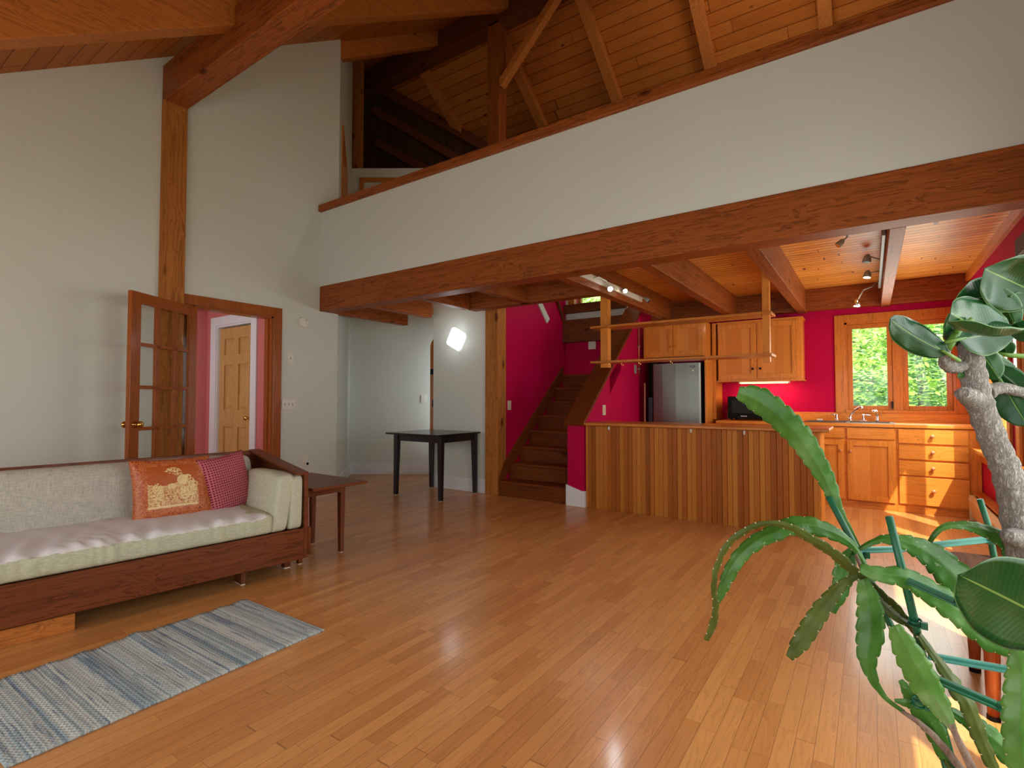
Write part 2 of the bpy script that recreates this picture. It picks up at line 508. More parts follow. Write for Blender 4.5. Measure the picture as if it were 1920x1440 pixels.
# kitchen back wall with a window, and the high stair window
WX0, WX1, WZ0, WZ1 = -0.24, 0.76, 1.02, 2.06
SX0, SX1, SZ0, SZ1 = -4.19, -2.46, 2.05, 3.4
YS = 6.75                       # wall at the back of the stair landing
xs = [-6.0, SX0, SX1, -2.45, WX0, WX1, XR + .1]
zs = [0, WZ0, WZ1, 2.48]
mb = MB()
for i in range(len(xs) - 1):
    for j in range(3):
        if i == 4 and j == 1: continue
        if xs[i] < -2.5: continue
        mb.box(xs[i], xs[i + 1], YK, YK + .14, zs[j], zs[j + 1])
mb.box(-4.2, -2.45, YK, YK + .14, 0, 2.03)
struct('wall_kitchen', mb, M['red'], 'raspberry red kitchen wall around the sink window', 'wall')
mb = MB().box(-2.45, XR + .1, YK, YK + .14, 2.48, 5.5).box(-4.2, -2.45, YK, YK + .14, 2.03, SZ0)
mb.box(-6.2, SX0, YK, YK + .14, SZ0, 5.5).box(SX0, SX1, YK, YK + .14, SZ1, 5.5).box(SX1, -2.45, YK, YK + .14, SZ0, 5.5)
mb.box(-6.2, -4.2, YK, YK + .14, 0, SZ0).box(-6.2, XR + .1, YK, 8.0, 5.42, 5.5).box(-6.2, XR + .1, 7.9, 8.0, 5.42, 5.65)
struct('wall_loft_back', mb, M['white'], 'white wall of the loft behind the rail, above the kitchen', 'wall')

# right wall: two kitchen windows and one by the plants
E2 = (5.40, 6.42, 0.69, 2.05)
E3 = (4.1, 5.0, 0.69, 2.05)
E4 = (0.7, 3.1, 0.5, 2.05)
ys = [3.9, E3[0], E3[1], E2[0], E2[1], YK + .14]
zs = [0, .69, 2.05, ZC]
mb = wall_cells(XR, XR + .07, ys, zs, lambda i, j: j == 1 and i in (1, 3))
struct('wall_right_kitchen', mb, M['red'], 'red kitchen side wall under the sunny windows', 'wall')
ys = [YB, E4[0], E4[1], 3.9]
zs = [0, .5, 2.05, 2.1]
mb = wall_cells(XR, XR + .07, ys, zs, lambda i, j: j == 1 and i == 1)
mb.prism([(YB, 2.1), (3.9, 2.1), (3.9, ZC), (YK + .14, ZC), (8.0, ZC), (8.0, roof_z(8.0)), (YR, ZR), (YB, roof_z(YB))], 'x', XR, XR + .07)
struct('wall_right', mb, M['white'], 'white side wall beside the plants', 'wall')
# wall behind the viewpoint: low wall, glazing, head
mb = MB().box(-9, -5.0, YB - .14, YB, 0, 2.2).box(.6, XR + .1, YB - .14, YB, 0, 2.2).box(-5.0, .6, YB - .14, YB, 0, .22).box(-5.0, .6, YB - .14, YB, 2.06, 2.2)
struct('wall_back', mb, M['white'], 'white wall behind the viewpoint around the glazing', 'wall')
struct('wall_stair_back', MB().box(-3.70, -2.74, YS, YS + .08, 0, 1.99), M['red'], 'dark red wall at the back of the stair landing', 'wall')
mb = MB().box(-3.70, -2.74, YS, YS + .08, 1.99, 2.54).box(-3.70, -3.66, YS, YS + .08, 2.54, 3.2).box(-2.78, -2.74, YS, YS + .08, 2.54, 3.2).box(-3.70, -2.74, YS, YS + .08, 3.2, 5.2)
struct('wall_stair_upper', mb, M['white'], 'white strip of wall between the two dark beams over the stair landing', 'wall')
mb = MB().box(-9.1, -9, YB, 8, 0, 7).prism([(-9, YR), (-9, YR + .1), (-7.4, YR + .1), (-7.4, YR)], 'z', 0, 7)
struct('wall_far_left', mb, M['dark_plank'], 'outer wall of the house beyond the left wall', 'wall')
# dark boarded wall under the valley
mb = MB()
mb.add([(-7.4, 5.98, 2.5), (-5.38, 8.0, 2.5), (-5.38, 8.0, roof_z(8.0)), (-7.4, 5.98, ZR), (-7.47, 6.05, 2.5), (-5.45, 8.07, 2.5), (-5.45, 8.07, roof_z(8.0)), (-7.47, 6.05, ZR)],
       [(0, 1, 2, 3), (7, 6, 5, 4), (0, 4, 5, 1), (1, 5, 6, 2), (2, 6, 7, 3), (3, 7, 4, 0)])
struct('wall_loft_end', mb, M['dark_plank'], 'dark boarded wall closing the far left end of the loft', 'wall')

# pink hall behind the French door
HX, HY = -6.98, 3.22
mb = MB().box(HX - .1, HX, 1.2, HY + .1, 0, 2.5)
struct('wall_hall_end', mb, M['pink'], 'pink end wall of the hall seen through the doorway', 'wall')
mb = MB().box(HX, -6.73, HY, HY + .1, 0, 2.5).box(-5.91, XL - .14, HY, HY + .1, 0, 2.5).box(-6.73, -5.91, HY, HY + .1, 2.07, 2.5)
mb.box(HX, XL - .14, 1.1, 1.2, 0, 2.5)
struct('wall_hall_side', mb, M['pink'], 'pink hall wall holding the six-panel pine door', 'wall')
struct('ceiling_hall', MB().box(HX, XL - .14, 1.1, HY + .1, 2.5, 2.55), M['white'], 'white ceiling of the pink hall', 'ceiling')

# ------------------------------------------------------------------ timber frame
mb = MB().box(XL, XR, YF, YF + .19, ZB, ZC + .03)
struct('ceiling_beam', mb, M['beam_x'], 'massive red-brown beam carrying the loft guard wall', 'beam', bevel=.008)
struct('timber_post', MB().box(-3.89, -3.70, 5.04, 5.22, 0, 2.44), M['post'], 'rough square timber post at the foot of the stairs', 'post', bevel=.006)
struct('timber_post', MB().box(XL - .02, XL + .05, 2.06, 2.265, 0, 3.97), M['post'], 'tall timber post set in the left wall behind the French door', 'post', bevel=.005)
struct('timber_post', MB().box(-4.49, -4.28, 5.86, 6.04, ZC, 6.6), M['beam_z'], 'dark ridge post standing in the loft with a brace', 'post', bevel=.006)
mb = MB().prism([(-6.72, 5.2), (-6.55, 5.25), (-6.6, 5.36), (-6.75, 5.3)], 'z', 2.5, 6.55)
struct('timber_post', mb, M['post'], 'slim brown post at the end of the narrow upper wall', 'post')
struct('ceiling_beam', MB().box(XL, XR, 2.06, 2.265, 3.95, 4.29), M['beam_x'], 'horizontal timber purlin leaving the left wall post', 'beam', bevel=.008)
struct('ceiling_beam', MB().box(-7.5, XR, 5.86, 6.08, 6.56, 6.93), M['old_beam'], 'dark ridge beam running over the loft post', 'beam', bevel=.008)
br = MB().bar((-4.30, 5.93, 5.66), (-3.32, 5.93, 6.60), .10, .11, up=(0, 1, 0))
struct('knee_brace', br, M['rafter_x'], 'pale diagonal brace from the loft post to the ridge beam', 'brace', bevel=.004)
for x, lab in ((-5.55, 'front rafter over the narrow upper wall, nearest the left wall'), (-4.2, 'big front rafter crossing the top of the picture over the purlin'), (-2.8, 'front rafter right of the one crossing the purlin'), (-1.4, 'front rafter over the middle of the room'), (0.0, 'front rafter near the right wall')):
    mb = MB().prism([(YB, roof_z(YB) - .24), (YR - .12, ZR - .32), (YR - .12, ZR - .08), (YB, roof_z(YB) - .002)], 'x', x - .09, x + .09)
    struct('rafter', mb, M['rafter_y'], lab, 'rafter', bevel=.006)  # paler fir than the beams: flash brightness put into the colour
for x, lab in ((-6.15, 'back rafter left of the loft post against the dark boards'), (-4.55, 'back rafter just right of the loft post'), (-3.19, 'back rafter over the loft, second right of the post'), (-1.78, 'back rafter over the loft, third right of the post'), (-0.38, 'back rafter at the top right corner over the loft')):
    y1 = 7.95
    if x < -6: y1 = 7.22
    mb = MB().prism([(YR + .1, ZR - .22), (y1, roof_z(y1) - .15), (y1, roof_z(y1) - .002), (YR + .1, ZR - .072)], 'x', x - .075, x + .075)
    struct('rafter', mb, M['rafter_y'], lab, 'rafter', bevel=.004)
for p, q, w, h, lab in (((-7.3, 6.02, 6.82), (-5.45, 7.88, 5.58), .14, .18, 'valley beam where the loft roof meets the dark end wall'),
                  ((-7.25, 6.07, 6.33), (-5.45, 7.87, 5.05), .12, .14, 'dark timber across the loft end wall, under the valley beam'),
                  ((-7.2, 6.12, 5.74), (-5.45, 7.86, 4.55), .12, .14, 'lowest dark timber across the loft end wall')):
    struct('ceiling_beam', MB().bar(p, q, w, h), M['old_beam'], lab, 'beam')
# kitchen joists (run back from the main beam)
for x0, x1, y1, lab in ((.115, .20, YK, 'pale ceiling joist carrying the right-hand track light'), (-.72, -.62, YK, 'ceiling joist by the right post of the hanging shelf'), (-1.5, -1.4, YK, 'ceiling joist over the middle of the peninsula'),
                   (-2.26, -2.16, 6.85, 'ceiling joist carrying the left-hand track light'), (-3.16, -3.06, 4.78, 'short ceiling joist ending at the stair header'),
                   (-3.95, -3.85, 4.69, 'short joist stub over the black table, nearest the timber post'), (-4.75, -4.65, 4.9, 'middle joist stub over the entry'), (-5.5, -5.40, 5.2, 'joist stub nearest the left wall corner')):
    struct('ceiling_joist', MB().box(x0, x1, YF + .19, y1, ZB, ZC), M['beam_y'], lab, 'joist', bevel=.005)
struct('ceiling_beam', MB().box(-3.9, -2.26, 4.72, 4.86, ZB, ZC + .05), M['beam_x'], 'header beam over the foot of the stairs', 'beam', bevel=.004)
struct('ceiling_beam', MB().box(-2.54, XR, YK - .12, YK, 2.225, ZC), M['beam_x'], 'beam along the top of the red kitchen wall', 'beam', bevel=.004)
struct('ceiling_beam', MB().box(-3.695, -2.745, YS - .10, YS, 1.985, 2.31), M['old_beam'], 'dark beam over the stair landing, under the white strip', 'beam')
struct('ceiling_beam', MB().box(-3.695, -2.745, YS - .08, YS, 2.415, 2.54), M['old_beam'], 'dark beam under the high stair window', 'beam')
struct('trim_2', MB().box(XR - .03, XR, 3.96, YK - .12, ZC - .09, ZC), M['trim_y'], 'thin wooden trim where the kitchen ceiling meets the right wall', 'trim')
mb = MB().bar((-3.69, 5.96, 2.50), (-3.69, 6.22, 2.25), .02, .09, up=(0, .7, .7))
struct('trim_3', mb, M['white'], 'slanted grey strip crossing the red stair wall', 'trim')
mb = MB().bar((-3.68, 6.45, 2.60), (-3.68, 6.70, 2.24), .03, .03)
struct('trim_4', mb, M['old_beam'], 'dark slanted trim at the end of the red stair wall', 'trim')

# baseboards
bbs = [('baseboard_left', MB().box(XL, XL + .015, 3.29, 4.03, 0, .13), 'white baseboard on the left wall right of the doorway'),
       ('baseboard_entry_back', MB().prism([(-6.65, 5.18), (-5.0, 6.313), (-4.99, 6.29), (-6.63, 5.165)], 'z', 0, .17), 'white baseboard along the angled entry wall'),
       ('baseboard_entry_return', MB().prism([(XL, 4.03), (-6.65, 5.18), (-6.63, 5.19), (XL + .012, 4.045)], 'z', 0, .17), 'white baseboard along the narrow shaded wall'),
       ('baseboard_entry_panel', MB().box(-4.79, -3.89, 5.062, 5.08, 0, .17), 'white baseboard under the sconce wall behind the table')]
for n, mb, lab in bbs: struct(n, mb, M['trimwhite'], lab, 'baseboard', bevel=.003)

# ------------------------------------------------------------------ stairs
st = thing('staircase', 'worn dark fir staircase climbing between the two red walls', 'stairs', (-3.2, 5.05, 0), kind='structure')
for k in range(8):
    z = .18 + .19 * k; y = 5.06 + .225 * k
    y2 = YS if k == 7 else y + .25
    MB().box(-3.695, -2.745, y - .02, y2, z - .035, z).build('tread', M['stair_x'], st, bevel=.008)
    MB().box(-3.695, -2.745, y + .005, y + .02, z - .19, z - .035).build('riser', M['stair_x'], st)
MB().prism([(5.06, .22), (5.2, .42), (6.63, 1.63), (6.63, 1.45), (5.06, .1)], 'x', -3.70, -3.675).build('skirt_board', M['stair_y'], st)

# knee wall on the right of the stairs, with a slot and a sloping cap
def kz(y): return .90 + .85 * (y - 5.02)
mb = MB()
ym = 6.86
mb.prism([(5.03, 0), (5.71, 0), (5.71, kz(5.71)), (5.03, kz(5.03))], 'x', -2.74, -2.54)
mb.prism([(5.71, 0), (6.05, 0), (6.05, 1.24 + .85 * .34), (5.71, 1.21)], 'x', -2.74, -2.54)
mb.prism([(5.71, 1.43), (6.05, 1.43 + .85 * .34 - .04), (6.05, kz(6.05)), (5.71, kz(5.71))], 'x', -2.74, -2.54)
mb.prism([(6.05, 0), (YK, 0), (YK, 2.42), (ym, 2.42), (6.05, kz(6.05))], 'x', -2.74, -2.54)
kw = struct('wall_knee', mb, M['red'], 'raspberry knee wall between the stairs and the peninsula', 'wall')
mb = MB().bar((-2.64, 4.98, kz(4.98) + .015), (-2.64, ym, kz(ym) + .015), .24, .035, up=(0, -.65, .76))
struct('trim_5', mb, M['stair_y'], 'sloping wooden cap of the red knee wall', 'trim', bevel=.004)
mb = MB().prism([(-2.755, 5.015), (-2.525, 5.015), (-2.525, 5.05), (-2.755, 5.05)], 'z', 0, .17)
mb.add([(-2.755, 5.015, .17), (-2.57, 5.015, .17), (-2.755, 5.015, .225), (-2.755, 5.05, .17), (-2.57, 5.05, .17), (-2.755, 5.05, .225)], [(0, 1, 2), (3, 5, 4), (0, 2, 5, 3), (1, 4, 5, 2), (0, 3, 4, 1)])
struct('baseboard_knee', mb, M['trimwhite'], 'white base block at the foot of the red knee wall', 'baseboard')

# ------------------------------------------------------------------ windows
def sash(mbf, x0, x1, z0, z1, y, w=.05, d=.045, axis='x'):
    def B(a0, a1, c0, c1):
        if axis == 'x': mbf.box(a0, a1, y - d / 2, y + d / 2, c0, c1)
        else: mbf.box(y - d / 2, y + d / 2, a0, a1, c0, c1)
    B(x0, x0 + w, z0, z1); B(x1 - w, x1, z0, z1); B(x0 + w, x1 - w, z0, z0 + w); B(x0 + w, x1 - w, z1 - w, z1)
w1 = thing('window_1', 'kitchen sink window with two wooden sashes full of green leaves', 'window', (.26, YK, 1.0), kind='structure')
mb = MB().box(-.34, WX0, YK - .025, YK, .995, 2.15).box(WX1, .855, YK - .025, YK, .995, 2.15).box(WX0, WX1, YK - .025, YK, WZ1, 2.15)
mb.build('window_casing', M['trim_z'], w1, bevel=.004)
mb = MB().box(WX0, WX0 + .025, YK - .01, YK + .14, WZ0, WZ1).box(WX1 - .025, WX1, YK - .01, YK + .14, WZ0, WZ1).box(WX0, WX1, YK - .01, YK + .14, WZ1 - .025, WZ1).box(WX0, WX1, YK - .035, YK + .14, WZ0 - .02, WZ0 + .01)
mb.box(.215, .305, YK + .02, YK + .11, WZ0, WZ1)
mb.build('window_frame', M['trim_z'], w1)
for a, b in ((WX0 + .025, .215), (.305, WX1 - .025)):
    mb = MB(); sash(mb, a, b, WZ0 + .01, WZ1 - .025, YK + .06, .05)
    f = mb.build('sash', M['trim_z'], w1, bevel=.004)
    MB().box(a + .05, b - .05, YK + .058, YK + .062, WZ0 + .06, WZ1 - .075).build('pane', M['glass'], f)
MB().box(.195, .215, YK + .0, YK + .03, 1.05, 1.13).build('latch', M['grey_dark'], w1)

def east_window(n, spec, panes, label):
    y0, y1, z0, z1 = spec
    w = thing(n, label, 'window', (XR, (y0 + y1) / 2, z0), kind='structure')
    mb = MB().box(XR - .02, XR, y0 - .1, y0, z0, z1 + .1).box(XR - .02, XR, y1, y1 + .1, z0, z1 + .1).box(XR - .02, XR, y0, y1, z1, z1 + .1)
    mb.build('window_casing', M['trim_z'], w, bevel=.003)
    MB().box(XR - .09, XR + .07, y0 - .14, y1 + .14, z0 - .03, z0).build('window_sill', M['trim_y'], w, bevel=.004)
    MB().box(XR - .03, XR, y0 - .1, y1 + .1, z0 - .12, z0 - .03).build('apron', M['trim_y'], w)
    step = (y1 - y0) / panes
    mb = MB()
    for i in range(panes + 1):
        yc = y0 + i * step
        mb.box(XR + .0, XR + .055, max(y0, yc - .035), min(y1, yc + .035), z0, z1)
    mb.build('mullion', M['trim_z'], w)
    for i in range(panes):
        a, b = y0 + i * step + .035, y0 + (i + 1) * step - .035
        mb = MB(); sash(mb, a, b, z0, z1, XR + .035, .05, .035, axis='y')
        f = mb.build('sash', M['trim_z'], w)
        MB().box(XR + .033, XR + .037, a + .05, b - .05, z0 + .05, z1 - .05).build('pane', M['glass'], f)
    return w
east_window('window_2', E2, 2, 'sunlit wooden casement window on the right kitchen wall')
east_window('window_3', E3, 2, 'casement window under the grey blind on the right wall')
east_window('window_4', E4, 4, 'wide casement window beside the plants')
b = thing('roller_blind', 'dark grey roller blind box at the top right edge', 'blind', (XR - .06, 4.25, 2.03))
MB().box(XR - .1, XR - .022, 3.98, 4.5, 2.045, 2.16).build('housing', M['blind'], b, bevel=.006)
MB().box(XR - .075, XR - .045, 4.0, 4.48, 2.03, 2.045).build('bottom_bar', M['cream_metal'], b)
w5 = thing('window_5', 'high stair window showing bright green leaves under the loft', 'window', (-3.2, YS, 2.54), kind='structure')
mb = MB().box(-3.66, -2.78, YS, YS + .06, 2.54, 2.555).box(-3.66, -3.56, YS, YS + .06, 2.54, 3.2).box(-2.84, -2.78, YS, YS + .06, 2.54, 3.2).box(-3.66, -2.78, YS, YS + .06, 3.14, 3.2).box(-3.50, -3.45, YS, YS + .06, 2.54, 3.2)
mb.build('window_frame', M['trim_z'], w5)
MB().box(-3.56, -3.50, YS + .03, YS + .035, 2.555, 3.14).build('pane', M['glass'], w5)
MB().box(-3.45, -2.84, YS + .03, YS + .035, 2.555, 3.14).build('pane', M['glass'], w5)
w6 = thing('window_6', 'wide glazing in the wall behind the viewpoint', 'window', (-2.2, YB, .22), kind='structure')
mb = MB()
for i in range(5):
    x = -5.0 + i * 1.4
    mb.box(x - .04 if i else x, x + .04 if i < 4 else x, YB - .1, YB, .22, 2.06)
mb.box(-5, .6, YB - .1, YB, .22, .28).box(-5, .6, YB - .1, YB, 2.0, 2.06)
mb.build('window_frame', M['trim_z'], w6)
for i in range(4):
    MB().box(-4.96 + i * 1.4, -3.64 + i * 1.4, YB - .06, YB - .055, .28, 2.0).build('pane', M['glass'], w6)

sky = thing('loft_lamp_frame', 'added frame around the loft fill lamp on the front roof slope', 'window', (-.4, 5.1, 6.38), kind='structure')  # made-up frame dressing the added loft lamp
mb = MB()
for x in (-.95, .15): mb.bar((x, 4.77, roof_z(4.77) - .03), (x, 5.43, roof_z(5.43) - .03), .06, .06)
for y in (4.77, 5.43): mb.bar((-.98, y, roof_z(y) - .03), (.18, y, roof_z(y) - .03), .06, .06)
mb.build('window_frame', M['trim_y'], sky)
# ------------------------------------------------------------------ doors
d = thing('trim_6', 'wooden casing and jambs of the doorway to the pink hall', 'door casing', (XL, 2.78, 0), kind='structure')
mb = MB().box(XL, XL + .02, 2.27, DY0, 0, DZ).box(XL, XL + .02, DY1, DY1 + .095, 0, DZ + .1).box(XL, XL + .02, 2.27, DY1, DZ, DZ + .1)
mb.build('door_casing', M['door_z'], d, bevel=.004)
mb = MB().box(XL - .14, XL, DY1 - .02, DY1, 0, DZ).box(XL - .14, XL, DY0, DY0 + .02, 0, DZ).box(XL - .14, XL, DY0, DY1, DZ - .02, DZ).box(XL - .06, XL - .045, DY1 - .035, DY1 - .02, 0, DZ - .02)
mb.build('jamb', M['door_z'], d)
mb = MB().box(XL - .042, XL - .012, DY1 - .024, DY1 - .019, .9, 1.0)
mb.build('strike_plate', M['brass'], d)

# French door, open into the room (local x along the leaf from the hinge)
ang = math.atan2(1.64 - 2.36, -4.98 + 5.42)
fd = thing('door_1', 'open fifteen-pane French door with brass knobs in front of the timber post', 'door', (XL + .02, 2.38, 0), kind='structure', local=True, rotz=ang)
T = .0175
cols = [(.10, .256), (.297, .48), (.525, .705)]
rows = [(.22, .53), (.56, .89), (.92, 1.24), (1.27, 1.60), (1.63, 1.955)]
MB().box(0, .10, -T, T, .012, 2.05).build('stile', M['door_z'], fd, bevel=.003)
MB().box(.705, .81, -T, T, .012, 2.05).build('stile', M['door_z'], fd, bevel=.003)
MB().box(.10, .705, -T, T, 1.955, 2.05).build('rail', M['door_x'], fd, bevel=.003)
MB().box(.10, .705, -T, T, .012, .22).build('rail', M['door_x'], fd, bevel=.003)
mb = MB()
for a, b_ in ((.256, .297), (.48, .525)): mb.box(a, b_, -T * .8, T * .8, .22, 1.955)
for i in range(4): mb.box(.10, .705, -T * .8, T * .8, rows[i][1], rows[i + 1][0])
mb.build('muntins', M['door_z'], fd, bevel=.002)
for c0, c1 in cols:
    for z0, z1 in rows:
        MB().box(c0, c1, -.002, .002, z0, z1).build('pane', M['glass'], fd)
for sgn in (-1, 1):
    prof = [(.026, 0), (.028, .006), (.012, .010), (.010, .026), (.016, .032), (.027, .044), (.029, .052), (.025, .062), (.012, .068)]
    mb = MB().lathe([(r, sgn * (T + h)) for r, h in prof], (.755, 0, .945), 'y', 20)
    mb.build('knob', M['brass'], fd, smooth=True)

# six-panel door in the pink hall
pd = thing('door_2', 'six-panel pine door with white casing in the pink hall', 'door', (-6.32, HY, 0), kind='structure')
mb = MB().box(-6.86, -6.73, HY - .018, HY, 0, 2.18).box(-5.91, -5.79, HY - .018, HY, 0, 2.18).box(-6.73, -5.91, HY - .018, HY, 2.07, 2.18)
mb.build('door_casing', M['trimwhite'], pd, bevel=.003)
mb = MB().box(-6.73, -6.715, HY, HY + .1, 0, 2.07).box(-5.925, -5.91, HY, HY + .1, 0, 2.07).box(-6.715, -5.925, HY, HY + .1, 2.05, 2.07)
mb.build('jamb', M['trimwhite'], pd)
mb = MB()
dx0, dx1, dyf = -6.71, -5.93, HY + .03
pan = []
for a, b_ in ((dx0 + .11, -6.375), (-6.265, dx1 - .11)):
    for z0, z1 in ((.25, .82), (1.02, 1.58), (1.70, 1.90)): pan.append((a, b_, z0, z1))
xsp = [dx0, dx0 + .11, -6.375, -6.265, dx1 - .11, dx1]
zsp = [.01, .25, .82, 1.02, 1.58, 1.70, 1.90, 2.035]
for i in range(5):
    for j in range(7):
        if i in (1, 3) and j in (1, 3, 5): continue
        mb.box(xsp[i], xsp[i + 1], dyf, dyf + .035, zsp[j], zsp[j + 1])
lf = mb.build('leaf', M['doorpine'], pd)
for a, b_, z0, z1 in pan:
    m2 = MB().box(a, b_, dyf + .018, dyf + .03, z0, z1)
    m2.add([(a + .02, dyf + .018, z0 + .02), (b_ - .02, dyf + .018, z0 + .02), (b_ - .02, dyf + .018, z1 - .02), (a + .02, dyf + .018, z1 - .02),
            (a + .055, dyf + .006, z0 + .055), (b_ - .055, dyf + .006, z0 + .055), (b_ - .055, dyf + .006, z1 - .055), (a + .055, dyf + .006, z1 - .055)],
           [(4, 5, 6, 7), (0, 1, 5, 4), (1, 2, 6, 5), (2, 3, 7, 6), (3, 0, 4, 7)])
    m2.build('panel', M['doorpine'], lf)
MB().lathe([(.028, 0), (.03, -.006), (.012, -.012), (.012, -.03), (.028, -.045), (.03, -.056), (.02, -.068), (.008, -.07)], (-5.985, dyf, .935), 'y').build('knob', M['brass'], pd, smooth=True)

# arched plank door standing open behind the sconce wall
ad = thing('door_3', 'arched brown plank door standing open beside the sconce wall', 'door', (-5.06, 5.30, 0), kind='structure', local=True, rotz=math.atan2(.55, .62))
poly = [(0, .02), (.76, .02)] + [(.38 + .38 * math.cos(t * math.pi / 14), 1.90 + .22 * math.sin(t * math.pi / 14)) for t in range(0, 15)]
lf = MB().prism(poly, 'y', 0, .04).build('leaf', M['trim_z'], ad, bevel=.003)
MB().box(.03, .06, -.012, 0, 1.05, 1.15).build('latch', M['grey_dark'], ad)
MB().box(.0, .05, -.008, 0, 1.5, 1.58).build('hinge', M['grey_dark'], ad)

# loft door casings glimpsed over the rail
mb = MB()
p0, p1 = Vector((XL, 4.03, 0)), Vector((-6.65, 5.18, 0))
dv = (p1 - p0).normalized(); nv = Vector((dv.y, -dv.x, 0)); 
def at(p, s_, off, z): q = p + dv * s_ + nv * off; return (q.x, q.y, z)
a, b_ = .28, .9
vs = [at(p0, a, .0, 2.5), at(p0, b_, .0, 2.5), at(p0, b_, .0, 4.35), at(p0, a, .0, 4.75), at(p0, a, .02, 2.5), at(p0, b_, .02, 2.5), at(p0, b_, .02, 4.35), at(p0, a, .02, 4.75)]
if (Vector(vs[4]) - Vector((0, 0, 2))).length > (Vector(vs[0]) - Vector((0, 0, 2))).length:
    vs = [at(p0, a, -.02, 2.5), at(p0, b_, -.02, 2.5), at(p0, b_, -.02, 4.35), at(p0, a, -.02, 4.75)] + vs[:4]
mb.add(vs, [(0, 1, 2, 3), (7, 6, 5, 4), (0, 4, 5, 1), (1, 5, 6, 2), (2, 6, 7, 3), (3, 7, 4, 0)])
struct('door_4', mb, M['trim_z'], 'brown sliver of an upper door on the narrow wall over the loft rail', 'door')
dv = Vector((.824, .566, 0)); p0 = Vector((-6.65, 5.18, 0)); nv = Vector((.566, -.824, 0))
q = lambda s_, off, z: tuple(p0 + dv * s_ + nv * off + Vector((0, 0, z)))
mb = MB()
mb.bar(q(.16, .012, 2.5), q(.16, .012, 4.62), .06, .024, up=nv)
mb.bar(q(.13, .012, 4.60), q(1.05, .012, 4.60), .024, .07, up=(0, 0, 1))
struct('trim_7', mb, M['trim_z'], 'brown upper door casing on the white wall behind the loft rail', 'door casing')

# ------------------------------------------------------------------ kitchen: peninsula
def knob(c, axis_sign, mat, parent, r=.016):
    return MB().lathe([(r * .5, 0), (r * .5, axis_sign * .010), (r, axis_sign * .018), (r * 1.05, axis_sign * .026), (r * .7, axis_sign * .033), (r * .2, axis_sign * .035)], c, 'y', 14).build('knob', mat, parent, smooth=True)
pn = thing('kitchen_peninsula', 'kitchen peninsula faced with vertical cedar strips of many browns', 'peninsula', (-1.45, 5.04, 0))
MB().box(-2.53, -.37, 5.058, 5.46, 0, .875).build('carcass', M['cab_x'], pn)
mb = MB()
n = 47
for i in range(n):
    a = -2.5025 + i * .0455
    mb.box(a + .0012, a + .0443, 5.04 + (.004 if i % 3 == 1 else 0), 5.058, .0, .872)
mb.build('slatted_front', M['slat'], pn, bevel=.002, seg=1)
MB().box(-.366, -.35, 5.042, 5.47, 0, .872).build('end_panel', M['cab_z'], pn, bevel=.002)
MB().box(-2.54, -.28, 4.985, 5.56, .877, .907).build('countertop', M['trim_x'], pn, bevel=.008)
hk = None
for x, lab in ((-2.25, 'white plastic hook under the peninsula top, nearest the knee wall'), (-1.41, 'middle white hook under the peninsula top, below the fridge'), (-.94, 'white hook under the peninsula top, below the microwave')):
    h = thing('wall_hook', lab, 'hook', (x, 5.036, .84), 'white hooks under the peninsula top')
    mb = MB().box(x - .009, x + .009, 5.031, 5.0385, .835, .87)
    mb.tube([(x, 5.03, .846), (x, 5.018, .838), (x, 5.012, .844), (x, 5.012, .856)], .0045, 8)
    mb.build('hook_body', M['white_pl'], h, smooth=False)
# back counter run: base cabinets
def shaker(x0, x1, z0, z1, yf, parent, name='door', rail=.055, mat='cab_z', boards=True):
    """Frame-and-panel door front, face at yf."""
    mb = MB().box(x0, x0 + rail, yf, yf + .02, z0, z1).box(x1 - rail, x1, yf, yf + .02, z0, z1)
    mb.box(x0 + rail, x1 - rail, yf, yf + .02, z0, z0 + rail).box(x0 + rail, x1 - rail, yf, yf + .02, z1 - rail, z1)
    d = mb.build(name, M[mat], parent, bevel=.002)
    MB().box(x0 + rail, x1 - rail, yf + .012, yf + .019, z0 + rail, z1 - rail).build('door_panel', M['cab_boards'], d)
    return d
YC = 6.65
sb = thing('base_cabinet', 'sink base cabinet with two panelled doors under the window', 'cabinet', (-.2, YC, 0))
MB().box(-.90, .21, YC + .005, YK - .006, .075, .855).build('carcass', M['cab_x'], sb)
MB().box(-.90, .21, YC + .0, YC + .02, 0, .075).build('toe_board', M['trim_x'], sb)
mb = MB().box(-.55, -.245, YC - .012, YC + .006, .735, .845)
mb.build('drawer_front', M['cab_x'], sb, bevel=.003)
MB().box(-.215, .195, YC - .012, YC + .006, .735, .845).build('drawer_front', M['cab_x'], sb, bevel=.003)
for x0, x1, kx in ((-.55, -.245, -.275), (-.215, .195, -.185)):
    dd = shaker(x0, x1, .085, .715, YC - .014, sb)
    knob((kx, YC - .014, .60), -1, M['peg'], dd, .017)
db = thing('drawer_cabinet', 'four-drawer base cabinet in a patch of sunlight', 'cabinet', (.54, YC, 0))
MB().box(.212, XR - .006, YC + .005, YK - .006, .075, .855).build('carcass', M['cab_x'], db)
MB().box(.212, .80, YC, YC + .02, 0, .075).build('toe_board', M['trim_x'], db)
MB().box(.785, XR - .005, YC - .002, YC + .01, .075, .855).build('filler_strip', M['cab_z'], db)
for z0, z1 in ((.705, .845), (.545, .683), (.385, .525), (.09, .368)):
    dr = MB().box(.228, .775, YC - .014, YC + .006, z0, z1).build('drawer', M['cab_x'], db, bevel=.004)
    knob((.50, YC - .014, (z0 + z1) / 2 + .01), -1, M['peg'], dr, .018)
hb = thing('base_cabinet', 'base cabinet under the microwave, half hidden behind the peninsula', 'cabinet', (-1.2, YC, 0))
MB().box(-1.55, -.905, YC + .005, YK - .006, .075, .855).build('carcass', M['cab_x'], hb)
MB().box(-1.55, -.905, YC, YC + .02, 0, .075).build('toe_board', M['trim_x'], hb)
